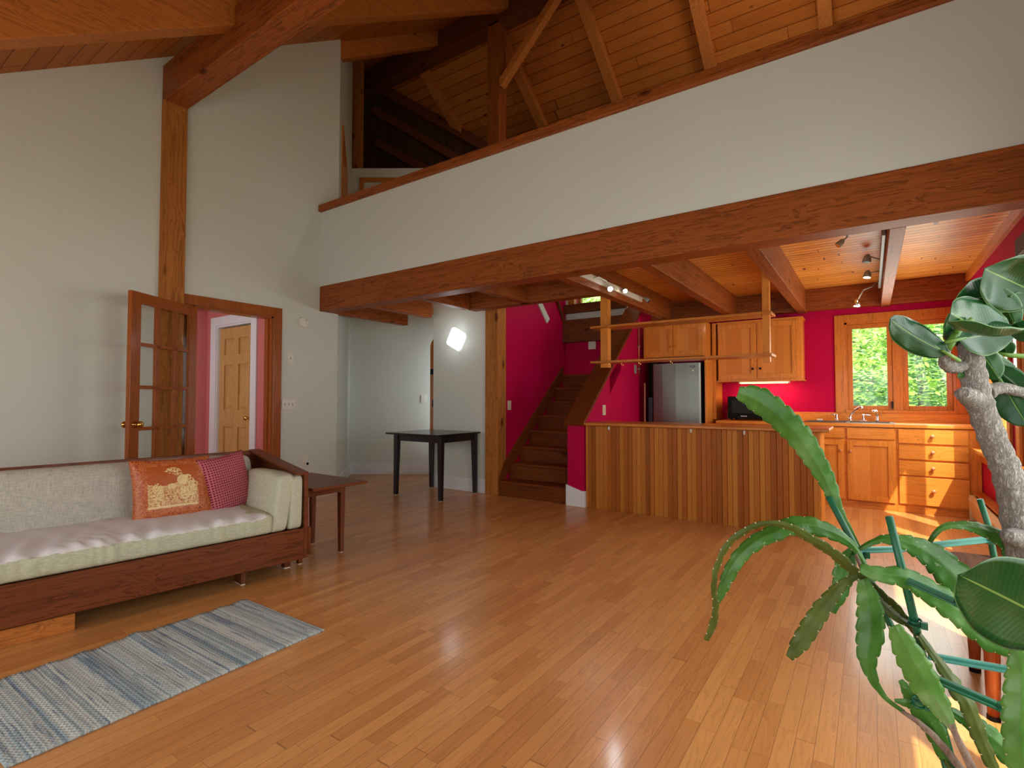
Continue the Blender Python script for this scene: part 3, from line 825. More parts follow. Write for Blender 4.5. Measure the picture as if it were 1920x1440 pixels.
dd = shaker(-1.53, -.92, .085, .715, YC - .014, hb); knob((-.96, YC - .014, .60), -1, M['peg'], dd, .017)
MB().box(-1.53, -.92, YC - .012, YC + .006, .735, .845).build('drawer_front', M['cab_x'], hb, bevel=.003)
ct = thing('kitchen_counter', 'long wooden back counter with low splash board below the window', 'worktop', (-.3, YC, .86))
mb = MB().box(-1.56, -.62, YC - .02, YK, .862, .896).box(.19, XR, YC - .02, YK, .862, .896).box(-.62, .19, YC - .02, 6.73, .862, .896).box(-.62, .19, 7.2, YK, .862, .896)
mb.build('worktop', M['cab_x'], ct, bevel=.004)
MB().box(-1.56, XR, YK - .02, YK, .896, 1.0).build('splash_board', M['cab_x'], ct, bevel=.002)
sk = thing('sink', 'stainless double sink set in the wooden counter', 'sink', (-.21, 6.97, .896))
mb = MB()
X0, X1, Y0, Y1 = -.64, .21, 6.71, 7.22
for a in ((X0, X1, Y0, Y0 + .04), (X0, X1, Y1 - .09, Y1), (X0, X0 + .04, Y0 + .04, Y1 - .09), (X1 - .04, X1, Y0 + .04, Y1 - .09), (-.235, -.195, Y0 + .04, Y1 - .09)):
    mb.box(*a, .896, .902)
mb.build('rim', M['steel'], sk, bevel=.003)
for a, b_ in ((X0 + .04, -.235), (-.195, X1 - .04)):
    mb = MB().box(a - .003, a, Y0 + .04, Y1 - .09, .72, .896).box(b_, b_ + .003, Y0 + .04, Y1 - .09, .72, .896).box(a, b_, Y0 + .037, Y0 + .04, .72, .896).box(a, b_, Y1 - .09, Y1 - .087, .72, .896).box(a, b_, Y0 + .04, Y1 - .09, .717, .72)
    mb.build('basin', M['steel'], sk)
fc = thing('faucet', 'chrome kitchen faucet with two lever handles and side sprayer', 'faucet', (-.2, 7.15, .902))
MB().box(-.36, -.04, 7.125, 7.185, .902, .914).build('base_plate', M['chrome'], fc, bevel=.005)
MB().lathe([(.024, .914), (.024, .94), (.018, .955)], (-.2, 7.155, 0), 'z').tube([(-.2, 7.155, .95), (-.185, 7.12, .985), (-.15, 7.06, 1.03), (-.11, 6.99, 1.06), (-.085, 6.95, 1.066), (-.078, 6.94, 1.05)], [.012, .0115, .011, .011, .013, .014], 12).build('spout', M['chrome'], fc, smooth=True)
for x, s in ((-.33, -1), (-.07, 1)):
    mb = MB().lathe([(.022, .914), (.02, .93), (.012, .945), (.014, .975), (.010, .985)], (x, 7.155, 0), 'z')
    mb.tube([(x, 7.155, .972), (x + s * .03, 7.15, .976), (x + s * .075, 7.14, .972)], [.008, .007, .005], 8)
    mb.build('handle', M['chrome'], fc, smooth=True)
mb = MB().lathe([(.02, .902), (.02, .925), (.013, .935), (.013, .97)], (.06, 7.165, 0), 'z').tube([(.06, 7.165, .965), (.06, 7.16, 1.0), (.045, 7.14, 1.02), (.02, 7.115, 1.018)], [.014, .018, .018, .014], 12)
mb.build('sprayer', M['chrome'], fc, smooth=True)
sp = MB().box(-.53, -.47, 7.155, 7.2, .902, .922).build('soap_bar', M['white_pl'], bevel=.006)
tag(sp, 'small white soap bar at the left back of the sink', 'soap')

# fridge and tall cabinets
fr = thing('fridge', 'stainless steel fridge under the short wall cabinet', 'fridge', (-2.03, 6.6, 0))
MB().box(-2.46, -2.34, 6.80, 7.22, .02, 1.66).box(-2.34, -1.72, 6.66, 7.22, .02, 1.62).build('body_and_gap_shade', M['black_pl'], fr, bevel=.006)  # black box at the left stands in for the shade in the gap
mb = MB()
for i in range(9):
    pass
mb.prism([(-2.335, 6.655), (-2.335, 6.61), (-2.32, 6.597), (-2.2, 6.59), (-2.03, 6.586), (-1.86, 6.59), (-1.745, 6.597), (-1.728, 6.61), (-1.728, 6.655)], 'z', .60, 1.615)
up = mb.build('door', M['steel'], fr, bevel=.003)
mb = MB().prism([(-2.335, 6.655), (-2.335, 6.61), (-2.32, 6.597), (-2.2, 6.59), (-2.03, 6.586), (-1.86, 6.59), (-1.745, 6.597), (-1.728, 6.61), (-1.728, 6.655)], 'z', .06, .59)
mb.build('freezer_drawer', M['steel'], fr, bevel=.003)
MB().lathe([(.034, 0), (.034, -.003)], (0, 0, 0), 'y', 24).build('_tmp', M['black_pl'])
tmp = bpy.data.objects['_tmp']
em = bpy.data.objects.new('emblem', tmp.data); COL.objects.link(em); em.parent = up; em.scale = (1, 1, .38); em.location = (.21, -.008, 1.565)
bpy.data.objects.remove(tmp)
mb = MB().lathe([(.026, 0), (.026, -.0012)], (0, 0, 0), 'y', 24)
e2 = mb.build('emblem_inlay', M['steel'], None); e2.parent = up; e2.scale = (1, 1, .3); e2.location = (.21, -.011, 1.565)
MB().lathe([(.012, 6.592), (.012, 6.588)], (-1.815, 0, 1.515), 'y', 16).build('sticker', M['white_pl'], up)
oc = thing('wall_cabinet', 'short two-door wall cabinet above the fridge', 'cabinet', (-2.08, 6.7, 1.7))
MB().box(-2.49, -1.685, 6.70, YK, 1.705, 2.13).build('carcass', M['cab_x'], oc)
for x0, x1, kx in ((-2.47, -2.095, -2.12), (-2.085, -1.72, -2.06)):
    dd = shaker(x0, x1, 1.72, 2.12, 6.684, oc); knob((kx, 6.684, 1.84), -1, M['trim_x'], dd, .014)
tp = thing('end_panel', 'tall wooden panel between fridge and microwave', 'panel', (-1.62, 6.66, 0))
MB().box(-1.685, -1.665, 6.63, YK, 0, 1.70).box(-1.665, -1.622, 6.93, YK, .9, 2.13).build('board', M['cab_z'], tp, bevel=.002)
wc = thing('wall_cabinet', 'tall two-door wall cabinet above the microwave', 'cabinet', (-1.13, 6.94, 1.38))
MB().box(-1.60, -.655, 6.955, YK, 1.39, 2.12).build('carcass', M['cab_z'], wc, bevel=.002)
MB().box(-1.615, -.64, 6.945, YK - .004, 1.375, 1.39).build('bottom_moulding', M['cab_x'], wc, bevel=.002)
MB().box(-1.615, -.64, 6.945, YK - .004, 2.12, 2.135).build('top_moulding', M['cab_x'], wc, bevel=.002)
for x0, x1, kx in ((-1.59, -1.146, -1.185), (-1.134, -.70, -1.10)):
    dd = shaker(x0, x1, 1.41, 2.10, 6.938, wc, rail=.06); knob((kx, 6.938, 1.53), -1, M['seatdark'], dd, .014)
tl = thing('cabinet_light', 'glowing tube light under the tall wall cabinet', 'lamp', (-1.07, 6.99, 1.36))
MB().box(-1.36, -.79, 6.98, 7.02, 1.352, 1.375).build('fixture', M['white_pl'], tl)
MB().tube([(-1.34, 6.985, 1.358), (-.81, 6.985, 1.358)], .011, 10).build('tube', glow('warm_tube', (1.0, .66, .22), 2.6), tl)
lamp('undercabinet_light', 'AREA', (-1.07, 7.05, 1.345), 3.2, (1.0, .66, .30), aim=(0, .35, -1), shape='RECTANGLE', size=.52, size_y=.03)
mw = thing('microwave', 'black microwave oven on the counter below the tube light', 'microwave', (-1.2, 6.86, .9))
MB().box(-1.47, -.945, 6.87, 7.2, .915, 1.19).build('housing', M['black_pl'], mw, bevel=.004)
dr = MB().box(-1.468, -1.09, 6.852, 6.87, .917, 1.188).build('door', M['black_pl'], mw, bevel=.003)
MB().box(-1.42, -1.14, 6.850, 6.853, .985, 1.145).build('window', M['grey_dark'], dr)
for i in range(5):
    MB().box(-1.315 + i * .0145, -1.305 + i * .0145, 6.8505, 6.8525, .942, .954).build('logo_letter', M['white_pl'], dr)
pnl = MB().box(-1.085, -.947, 6.852, 6.87, .917, 1.188).build('control_panel', M['black_pl'], mw, bevel=.003)
MB().lathe([(.026, 6.852), (.026, 6.847), (.022, 6.847), (.022, 6.852)], (-1.0, 0, 1.145), 'y', 28).build('dial_ring', M['chrome'], pnl)
MB().lathe([(.018, 6.852), (.017, 6.842)], (-1.0, 0, 1.145), 'y', 24).build('dial', M['black_pl'], pnl)
MB().lathe([(.026, 6.852), (.026, 6.847), (.022, 6.847), (.022, 6.852)], (-1.0, 0, 1.06), 'y', 28).build('dial_ring', M['chrome'], pnl)
MB().lathe([(.018, 6.852), (.017, 6.842)], (-1.0, 0, 1.06), 'y', 24).build('dial', M['black_pl'], pnl)
for k in range(3): MB().box(-1.07, -1.055, 6.85, 6.853, 1.165 - k * .03, 1.173 - k * .03).build('display_mark', M['white_pl'], pnl)
for x in (-1.43, -.99):
    for y in (6.9, 7.16): MB().lathe([(.014, .896), (.012, .916)], (x, y, 0), 'z', 12).build('foot', M['black_pl'], mw)
bk = thing('broom', 'broom with bare wooden handle in the gap left of the fridge', 'broom', (-2.46, 6.62, 0))
MB().tube([(-2.455, 6.62, .1), (-2.455, 6.64, 1.37)], .011, 10).build('handle', M['barestick'], bk)
MB().box(-2.49, -2.42, 6.60, 6.66, 0.0, .12).build('head', M['blue_pl'], bk)
ir = thing('folded_board', 'dark blue folded board standing beside the fridge', 'board', (-2.39, 6.7, 0))
MB().box(-2.42, -2.36, 6.66, 6.78, 0, 1.18).build('board', M['blue_pl'], ir, bevel=.008)

# hanging shelf
hs = thing('hanging_shelf', 'two-tier wooden shelf hung over the peninsula on two posts', 'shelf', (-1.57, 5.1, 1.49))
MB().box(-2.355, -2.27, 5.06, 5.14, 1.49, ZC).build('post', M['cab_z'], hs, bevel=.003)
MB().box(-.785, -.725, 5.07, 5.13, 1.485, ZC - .0).build('post', M['cab_z'], hs, bevel=.003)
for z in (1.535, 1.905):
    mb = MB().box(-2.44, -.70, 5.145, 5.24, z, z + .022).box(-2.44, -.70, 4.985, 5.055, z, z + .022)
    mb.box(-2.44, -2.36, 5.055, 5.145, z, z + .022).box(-2.265, -.79, 5.055, 5.145, z, z + .022).box(-.72, -.70, 5.055, 5.145, z, z + .022)
    mb.build('shelf_board', M['trim_x'], hs, bevel=.002)
for x, y in ((-2.24, 5.02), (-2.15, 5.14), (-1.93, 5.06), (-1.28, 5.12), (-1.62, 5.1)):
    mb = MB().tube([(x, y, 1.537), (x, y, 1.515), (x + .008, y, 1.503), (x + .016, y, 1.508), (x + .016, y, 1.518)], .0022, 6)
    mb.build('cup_hook', M['brass'], hs)

# track lights
wglow = glow('warm_spot_glow', (1.0, .80, .45), 14.0)
cglow = glow('cool_spot_glow', (.92, .96, 1.0), 30.0)
def track(name, label, x, y0, y1, z, mat, heads, side):
    t = thing(name, label, 'track light', (x, (y0 + y1) / 2, z))
    MB().box(x - .012, x + .012, y0, y1, z - .03, z + .03).build('rail', mat, t, bevel=.003)
    for y, pts, r, lit, aim in heads:
        pts = [Vector((x + side * .012, y, z))] + [Vector(p) for p in pts]
        a = MB().tube(pts, .006, 8).build('arm', mat, t, smooth=True)
        e_, d_ = pts[-1], Vector(aim).normalized()
        mb = MB(); mb.tube([e_ - d_ * .015, e_, e_ + d_ * .03, e_ + d_ * .055], [r * .35, r * .7, r * .95, r], 14)
        h = mb.build('lamp_head', M['grey'] if lit != 1 else M['chrome'], t, smooth=True)
        mb = MB().tube([e_ + d_ * .050, e_ + d_ * .0565], [r * .86, r * .86], 14)
        mb.build('bulb', {0: M['grey_dark'], 1: cglow, 2: wglow}[lit], h)
    return t
track('track_light', 'white track light with bright lamps on the left joist', -2.148, 4.2, 5.72, 2.30, M['white_pl'],
      [(4.45, [(-2.12, 4.52, 2.325), (-2.10, 4.65, 2.31), (-2.10, 4.74, 2.25)], .028, 1, (.42, -.85, -.3)),
       (5.15, [(-2.11, 5.14, 2.315)], .026, 2, (.4, -.75, -.55)),
       (5.62, [(-2.08, 5.66, 2.30)], .026, 0, (.7, .1, -.7))], 1)
track('track_light', 'grey track light with gooseneck lamp on the pale right joist', .10, 4.55, 6.7, 2.36, M['grey'],
      [(5.45, [(.03, 5.5, 2.40), (.0, 5.55, 2.425)], .034, 0, (-.15, -.1, -1)),
       (5.95, [(.03, 5.98, 2.36), (.0, 6.0, 2.375)], .034, 2, (-.15, -.1, -1)),
       (6.45, [(.03, 6.40, 2.30), (-.04, 6.25, 2.25), (-.09, 6.14, 2.13)], .03, 1, (-.12, -.1, -1))], -1)
sl = thing('spotlight', 'small grey ceiling spotlight beside the big beam', 'lamp', (-.12, 4.93, 2.48))
MB().lathe([(.02, 2.466), (.02, 2.48)], (-.125, 4.92, 0), 'z', 16).tube([(-.125, 4.92, 2.47), (-.14, 4.935, 2.45), (-.165, 4.96, 2.44)], .006, 8).build('mount', M['grey'], sl)
p_, d_ = Vector((-.165, 4.96, 2.44)), Vector((-.6, -.25, -.7)).normalized()
hd = MB().tube([p_ - d_ * .012, p_, p_ + d_ * .03, p_ + d_ * .05], [.010, .02, .026, .027], 14).build('lamp_head', M['grey'], sl, smooth=True)
MB().tube([p_ + d_ * .046, p_ + d_ * .051], [.023, .023], 14).build('bulb', M['chrome'], hd)
pp = thing('pipe', 'thin copper pipe running down the red wall left of the fridge', 'pipe', (-2.525, 6.62, 1.48))
MB().tube([(-2.527, 6.62, 1.48), (-2.527, 6.62, 2.2)], .011, 10).build('pipe_run', plain('old_copper', srgb(186, 104, 66), .4, .6), pp, smooth=True)
for z in (1.55, 1.85, 2.12): MB().box(-2.54, -2.512, 6.603, 6.637, z, z + .016).build('clip', M['grey'], pp)
lamp('left_track_spot', 'SPOT', (-2.05, 4.66, 2.22), 8, (.95, .97, 1.0), aim=(.4, -.6, -.8), spot_size=R(90), spot_blend=.6, shadow_soft_size=.03)
lamp('left_track_warm_spot', 'SPOT', (-2.08, 5.1, 2.25), 6, (1.0, .78, .5), aim=(.25, .7, -.6), spot_size=R(100), spot_blend=.8, shadow_soft_size=.03)
lamp('right_track_warm_spot', 'SPOT', (0, 6.0, 2.30), 9, (1.0, .75, .42), aim=(0, .2, -1), spot_size=R(110), spot_blend=.8, shadow_soft_size=.03)
lamp('right_track_cool_spot', 'SPOT', (-.10, 6.13, 2.06), 6, (1.0, .9, .8), aim=(-.1, .2, -1), spot_size=R(100), spot_blend=.8, shadow_soft_size=.03)

# wall sconce: tilted rounded square of lit glass
sc = thing('wall_sconce', 'lit rounded-square wall sconce hung like a diamond', 'lamp', (-4.37, 5.08, 1.93))
def rsq(h, r, rot, n=6):
    out = []
    for k, (sx, sy) in enumerate(((1, 1), (-1, 1), (-1, -1), (1, -1))):
        for i in range(n + 1):
            a = math.pi / 2 * k + math.pi / 2 * i / n
            x, y = sx * (h - r) + r * math.cos(a), sy * (h - r) + r * math.sin(a)
            out.append((x * math.cos(rot) - y * math.sin(rot), x * math.sin(rot) + y * math.cos(rot)))
    return out
rot = R(-28)
mb = MB()
ring = []
for h, r, y in ((.105, .03, 5.078), (.125, .035, 5.055), (.120, .035, 5.035), (.095, .03, 5.018), (.05, .02, 5.010)):
    ring.append([(-4.37 + a, y, 1.93 + b_) for a, b_ in rsq(h, r, rot)])
k = len(ring[0]); vs = [p for r_ in ring for p in r_]
fs = [(i * k + j, i * k + (j + 1) % k, (i + 1) * k + (j + 1) % k, (i + 1) * k + j) for i in range(4) for j in range(k)] + [tuple(range(4 * k, 5 * k))]
mb.add(vs, fs).build('glass_shade', glow('sconce_glow', (.90, .95, 1.0), 1.15), sc, smooth=True)
mb = MB().prism([(-4.37 + a, 1.93 + b_) for a, b_ in rsq(.07, .02, rot)], 'y', 5.072, 5.08)
mb.build('back_plate', M['chrome'], sc)
lamp('sconce_light', 'POINT', (-4.37, 4.95, 1.95), 1.8, (.93, .96, 1.0), shadow_soft_size=.1)

# ------------------------------------------------------------------ wall plates and devices
def plate(name, label, cat, c, axis, w, h, parts, mat='white_pl', t=.007, group=None):
    """Cover plate lying on a wall; parts: (kind, du, dz)."""
    cx, cy, cz = c
    o = thing(name, label, cat, c, group)
    def B(u0, u1, z0, z1, d0, d1):
        if axis == 'x': return MB().box(cx + d0, cx + d1, cy + u0, cy + u1, cz + z0, cz + z1)
        return MB().box(cx + u0, cx + u1, cy - d1, cy - d0, cz + z0, cz + z1)
    B(-w / 2, w / 2, -h / 2, h / 2, 0, t).build('cover_plate', M[mat], o, bevel=.002)
    for kind, du, dz in parts:
        if kind == 'toggle':
            B(du - .006, du + .006, dz - .014, dz + .014, t, t + .002).build('switch_slot', M['grey'], o)
            B(du - .004, du + .004, dz - .002, dz + .010, t, t + .012).build('toggle', M[mat], o)
        elif kind == 'socket':
            f = B(du - .016, du + .016, dz - .014, dz + .014, t, t + .002).build('socket', M[mat], o, bevel=.001)
            for s in (-1, 1): B(du + s * .006 - .0012, du + s * .006 + .0012, dz - .003, dz + .007, t + .002, t + .0026).build('slot', M['black_pl'], f)
        elif kind == 'rocker':
            B(du - .014, du + .014, dz - .03, dz + .03, t, t + .005).build('rocker', M[mat], o, bevel=.002)
    return o
sdx = XL
sm = thing('smoke_detector', 'round white smoke detector high on the left wall', 'smoke detector', (XL, 3.55, 2.05))
MB().lathe([(.062, XL), (.062, XL + .012), (.055, XL + .03), (.02, XL + .036)], (0, 3.55, 2.05), 'x', 28).build('housing', M['white_pl'], sm, smooth=False)
MB().lathe([(.008, XL + .03), (.007, XL + .0365)], (0, 3.575, 2.07), 'x', 12).build('indicator', M['grey'], sm)
plate('light_switch', 'single white light switch right of the doorway, below the smoke detector', 'switch', (XL, 3.40, 1.62), 'x', .075, .118, [('toggle', 0, 0)])
plate('light_switch', 'triple white light switch beside the doorway casing', 'switch', (XL, 3.385, 1.10), 'x', .165, .115, [('toggle', -.046, 0), ('toggle', 0, 0), ('toggle', .046, 0)])
o = plate('wall_outlet', 'white outlet low on the left wall with a dark plug', 'outlet', (XL, 3.60, .44), 'x', .072, .116, [('socket', 0, .026), ('socket', 0, -.026)])
ng = thing('night_light', 'small plug-in night light with black eye on the left outlet', 'night light', (XL + .009, 3.61, .40))
MB().box(XL + .0095, XL + .035, 3.585, 3.64, .38, .43).build('housing', M['white_pl'], ng, bevel=.006)
MB().lathe([(.016, XL + .035), (.014, XL + .039)], (0, 3.612, .408), 'x', 18).build('sensor', M['black_pl'], ng)
plate('wall_outlet', 'white outlet on the sconce wall behind the black table', 'outlet', (-4.39, 5.079, .45), 'y', .074, .118, [('socket', 0, .026), ('socket', 0, -.026)])
plate('wall_outlet', 'ivory outlet on the red stair wall beside the post', 'outlet', (-3.70, 5.285, 1.08), 'x', .074, .116, [('socket', 0, .026), ('socket', 0, -.026)], 'ivory_pl')
plate('light_switch', 'ivory rocker plate on the red knee wall above the peninsula', 'switch', (-2.54, 5.54, 1.03), 'x', .078, .118, [('rocker', 0, 0)], 'ivory_pl')
plate('light_switch', 'grey switch plate on the dark stair landing wall', 'switch', (-3.27, YS - .002, 1.93), 'y', .115, .115, [('rocker', 0, 0)])
plate('wall_outlet', 'dark outlet on the red wall above the peninsula, near the fridge', 'outlet', (-2.54, 6.52, 1.55), 'x', .075, .118, [('socket', 0, .026), ('socket', 0, -.026)], 'grey')
plate('wall_outlet', 'sunlit outlet on the red wall under the right kitchen window', 'outlet', (XR, 5.80, .42), 'x', -.07, .118, [], 'ivory_pl', t=-.007)
# plates on the angled entry walls
def angled_plate(label, cat, name, p, d, w, h, n):
    o = thing(name, label, cat, p)
    p, d, n = Vector(p), Vector(d).normalized(), Vector(n).normalized()
    MB().bar(p + d * (-w / 2) + n * .004, p + d * (w / 2) + n * .004, .010, h).build('cover_plate', M['white_pl'], o, bevel=.002)
    MB().bar(p + d * -.006 + n * .011, p + d * .006 + n * .011, .008, .02).build('toggle', M['ivory_pl'], o)
RD, RN = (-1.23, 1.15, 0), (1.15, 1.23, 0)
angled_plate('white thermostat on the narrow shaded wall past the corner', 'thermostat', 'thermostat', (-5.47, 4.08, 1.57), RD, .06, .11, RN)
angled_plate('small ivory door chime button on the narrow shaded wall, below the thermostat', 'switch', 'light_switch', (-5.57, 4.175, 1.12), RD, .04, .075, RN)
angled_plate('white switch plate on the angled entry wall near the arched door', 'switch', 'light_switch', (-5.70, 5.83, 1.16), (.824, .566, 0), .08, .118, (.566, -.824, 0))
# baseboard heater
bh = thing('baseboard_heater', 'cream baseboard heater along the right kitchen wall', 'heater', (.83, 5.3, 0))
MB().prism([(.775, .05), (.755, .20), (.79, .235), (.80, .235), (.80, .05)], 'y', 4.3, 6.6).build('front_cover', M['cream_metal'], bh)
MB().box(.84, .866, 4.3, 6.6, .03, .27).box(.79, .868, 4.3, 6.6, .262, .272).build('back_plate', M['trim_y'], bh)
for y in (4.3, 6.58): MB().box(.76, .866, y, y + .02, 0, .24).build('end_cap', M['cream_metal'], bh, bevel=.003)
MB().box(.80, .84, 4.33, 6.57, .10, .16).build('fins', M['grey'], bh)

# ------------------------------------------------------------------ black table
bt = thing('dining_table', 'square black dining table standing against the sconce wall', 'table', (-4.4, 4.70, 0))
MB().box(-4.83, -3.97, 4.29, 5.055, .735, .755).build('tabletop', M['black_wood'], bt, bevel=.004)
mb = MB().box(-4.72, -4.04, 4.385, 4.405, .655, .735).box(-4.72, -4.04, 4.99, 5.01, .655, .735).box(-4.755, -4.735, 4.41, 4.99, .655, .735).box(-4.035, -4.015, 4.41, 4.99, .655, .735)
mb.build('apron', M['black_wood'], bt)
for x in (-4.735, -4.025):
    for y in (4.395, 4.995):
        w = .031; v = .022
        sx = 1 if x < -4.4 else -1; sy = 1 if y < 4.7 else -1
        mb = MB()
        x0, y0 = x - sx * w, y - sy * w
        top = [(x0, y0), (x0 + sx * 2 * w, y0), (x0 + sx * 2 * w, y0 + sy * 2 * w), (x0, y0 + sy * 2 * w)]
        bot = [(x0, y0), (x0 + sx * 2 * v, y0), (x0 + sx * 2 * v, y0 + sy * 2 * v), (x0, y0 + sy * 2 * v)]
        mb.add([(a, b_, .735) for a, b_ in top] + [(a, b_, .008) for a, b_ in bot], [(0, 1, 2, 3), (7, 6, 5, 4), (0, 4, 5, 1), (1, 5, 6, 2), (2, 6, 7, 3), (3, 7, 4, 0)])
        lg = mb.build('leg', M['black_wood'], bt, bevel=.003)
        MB().lathe([(.012, 0), (.012, .009)], (x0 + sx * v, y0 + sy * v, 0), 'z', 12).build('foot_pad', M['white_pl'], lg)

# ------------------------------------------------------------------ sofa (local: x towards the room, y along the back, origin at front right corner)
SA = -R(7)
so = thing('sofa', 'long low walnut-framed sofa with grey linen cushions', 'sofa', (-3.10, 2.06, 0), local=True, rotz=SA)
SL = -2.25
MB().box(-.025, 0, SL, 0, .10, .30).build('front_rail', M['walnut_y'], so, bevel=.003)
MB().box(-.76, -.73, SL, 0, .10, .30).build('back_rail', M['walnut_y'], so)
MB().box(-.73, -.025, SL, 0, .24, .27).build('seat_deck', M['walnut_y'], so)
# back board leaning a little, with thick top edge
MB().prism([(-.70, .30), (-.675, .30), (-.755, .765), (-.79, .765)], 'y', SL, .0).build('backrest', M['walnut_y'], so, bevel=.003)
# end board sloping down to the front
mb = MB().prism([(-.79, .10), (.0, .10), (.0, .66), (-.785, .765)], 'y', .0, .028)
mb.prism([(-.79, .755), (.0, .65), (.0, .668), (-.79, .773)], 'y', -.05, .028)
mb.build('side_board', M['walnut_x'], so, bevel=.003)
MB().prism([(-.79, .10), (.0, .10), (.0, .66), (-.785, .765)], 'y', SL - .028, SL).build('side_board', M['walnut_x'], so, bevel=.003)
MB().box(-.05, .004, .028, .048, .12, .30).build('bracket', M['walnut_z'], so, bevel=.002)
for x, y, w, d_ in ((-.13, -.35, .03, .11), (-.60, -.35, .03, .11), (-.10, -1.55, .03, .11), (-.60, -1.55, .03, .11), (-.215, -.02, .045, .045), (-.66, -.02, .045, .045), (-.13, SL + .1, .045, .045), (-.66, SL + .1, .045, .045)):
    l_ = MB().prism([(x - d_ / 2, y - w / 2), (x + d_ / 2, y - w / 2), (x + d_ / 2, y + w / 2), (x - d_ / 2, y + w / 2)], 'z', .006, .24).build('leg', M['walnut_z'], so, bevel=.002)
    MB().box(x - d_ / 2 + .003, x + d_ / 2 - .003, y - w / 2 + .003, y + w / 2 - .003, 0, .006).build('glide', M['white_pl'], l_)

def cushion(name, x0, x1, y0, y1, z0, z1, mat, parent, n=(8, 40, 4), puff=.02, wr=.004, shear=(0, 0), seed=1, round_=.03):
    """Soft box: grid-subdivided, rounded edges, bulging faces, slight wrinkles; shear leans it with height."""
    rnd = random.Random(seed)
    ph = [rnd.uniform(0, 6) for _ in range(6)]
    bm = bmesh.new()
    bmesh.ops.create_cube(bm, size=1.0)
    o_ = None
    mb = MB()
    nx, ny, nz = n
    idx = {}
    def vid(i, j, k):
        if (i, j, k) in idx: return idx[(i, j, k)]
        u, v, w = i / nx * 2 - 1, j / ny * 2 - 1, k / nz * 2 - 1
        hx, hy, hz = (x1 - x0) / 2, (y1 - y0) / 2, (z1 - z0) / 2
        px, py, pz = u * hx, v * hy, w * hz
        # round the edges
        def rd(p, h):
            q = h - abs(p)
            return max(0, round_ - q)
        ex, ey, ez = rd(px, hx), rd(py, hy), rd(pz, hz)
        L = math.sqrt(ex * ex + ey * ey + ez * ez)
        if L > round_:
            s_ = round_ / L
            px -= math.copysign(ex * (1 - s_), px); py -= math.copysign(ey * (1 - s_), py); pz -= math.copysign(ez * (1 - s_), pz)
        b1 = (1 - u ** 4) * (1 - v ** 8) * (1 - abs(w)) * 0
        if k in (0, nz): pz += math.copysign(puff * (1 - u * u) * (1 - v ** 6), pz)
        if i in (0, nx): px += math.copysign(puff * .5 * (1 - w * w) * (1 - v ** 6), px)
        if j in (0, ny): py += math.copysign(puff * .5 * (1 - w * w) * (1 - u * u), py)
        wv = math.sin(py * 31 + ph[0] + 2 * math.sin(px * 9 + ph[1])) * math.sin(py * 13 + ph[2]) + .6 * math.sin(py * 57 + px * 22 + ph[3])
        edge = max(0, u) ** 3 * 1.6 + .25 * abs(u)
        wv += .8 * math.sin(py * 83 - px * 60 + ph[4]) * max(0, math.sin(py * 7 + ph[5]))
        if k == nz: pz += wr * wv * (.25 + edge)
        if i in (0, nx): px += math.copysign(wr * .7 * wv, px)
        px += shear[0] * (pz + hz); py += shear[1] * (pz + hz)
        idx[(i, j, k)] = len(mb.v)
        mb.v.append(((x0 + x1) / 2 + px, (y0 + y1) / 2 + py, (z0 + z1) / 2 + pz))
        return idx[(i, j, k)]
    for i in range(nx):
        for j in range(ny):
            for k in (0, nz): mb.f.append((vid(i, j, k), vid(i + 1, j, k), vid(i + 1, j + 1, k), vid(i, j + 1, k)))
    for j in range(ny):
        for k in range(nz):
            for i in (0, nx): mb.f.append((vid(i, j, k), vid(i, j + 1, k), vid(i, j + 1, k + 1), vid(i, j, k + 1)))
    for i in range(nx):
        for k in range(nz):
            for j in (0, ny): mb.f.append((vid(i, j, k), vid(i + 1, j, k), vid(i + 1, j, k + 1), vid(i, j, k + 1)))
    bm.free()
    o = mb.build(name, mat, parent, smooth=True)
    md = o.modifiers.new('soft', 'SUBSURF'); md.levels = 1; md.render_levels = 1
    return o
s = NT('two_tone_seat_cover')
v = s.obj(); x, y, z = s.xyz(v)
edge = s.math('ADD', .405, s.math('MULTIPLY', s.math('SUBTRACT', s.noise(s.vmath('MULTIPLY', v, (3, 26, 3)), 1.0, 3, .6), .5), .03))
n1 = s.noise(s.vmath('MULTIPLY', v, (500, 30, 500)), 1.0, 2, .5)
body = s.ramp(n1, [(.36, srgb(176, 178, 152)), (.62, srgb(204, 206, 182))])
topc = s.mix(n1, srgb(214, 212, 214), srgb(230, 228, 230))
far_ = s.math('MULTIPLY', s.math('GREATER_THAN', z, edge), s.math('LESS_THAN', y, s.math('ADD', -.45, s.math('MULTIPLY', s.noise(v, 5, 2, .5), .3))))
s.bump(n1, .2, .002)
MSEAT = s.fin(s.mix(far_, body, topc), .9, spec=.15)
sc1 = cushion('seat_cushion', -.70, .005, SL + .01, -.20, .30, .430, MSEAT, so, (16, 200, 6), .014, .0075, seed=3, round_=.03)
cushion('back_cushion', -.66, -.53, SL + .02, -.10, .36, .745, M['linen'], so, (4, 60, 8), .015, .003, shear=(-.18, 0), seed=5, round_=.035)
cushion('arm_cushion', -.54, -.0, -.225, -.112, .30, .660, M['linen_w'], so, (10, 5, 8), .008, .003, shear=(-.03, .17), seed=6, round_=.016)
cushion('arm_cushion', -.52, -.0, -.108, -.008, .30, .650, M['linen_w'], so, (10, 5, 8), .008, .003, shear=(-.03, .03), seed=7, round_=.016)

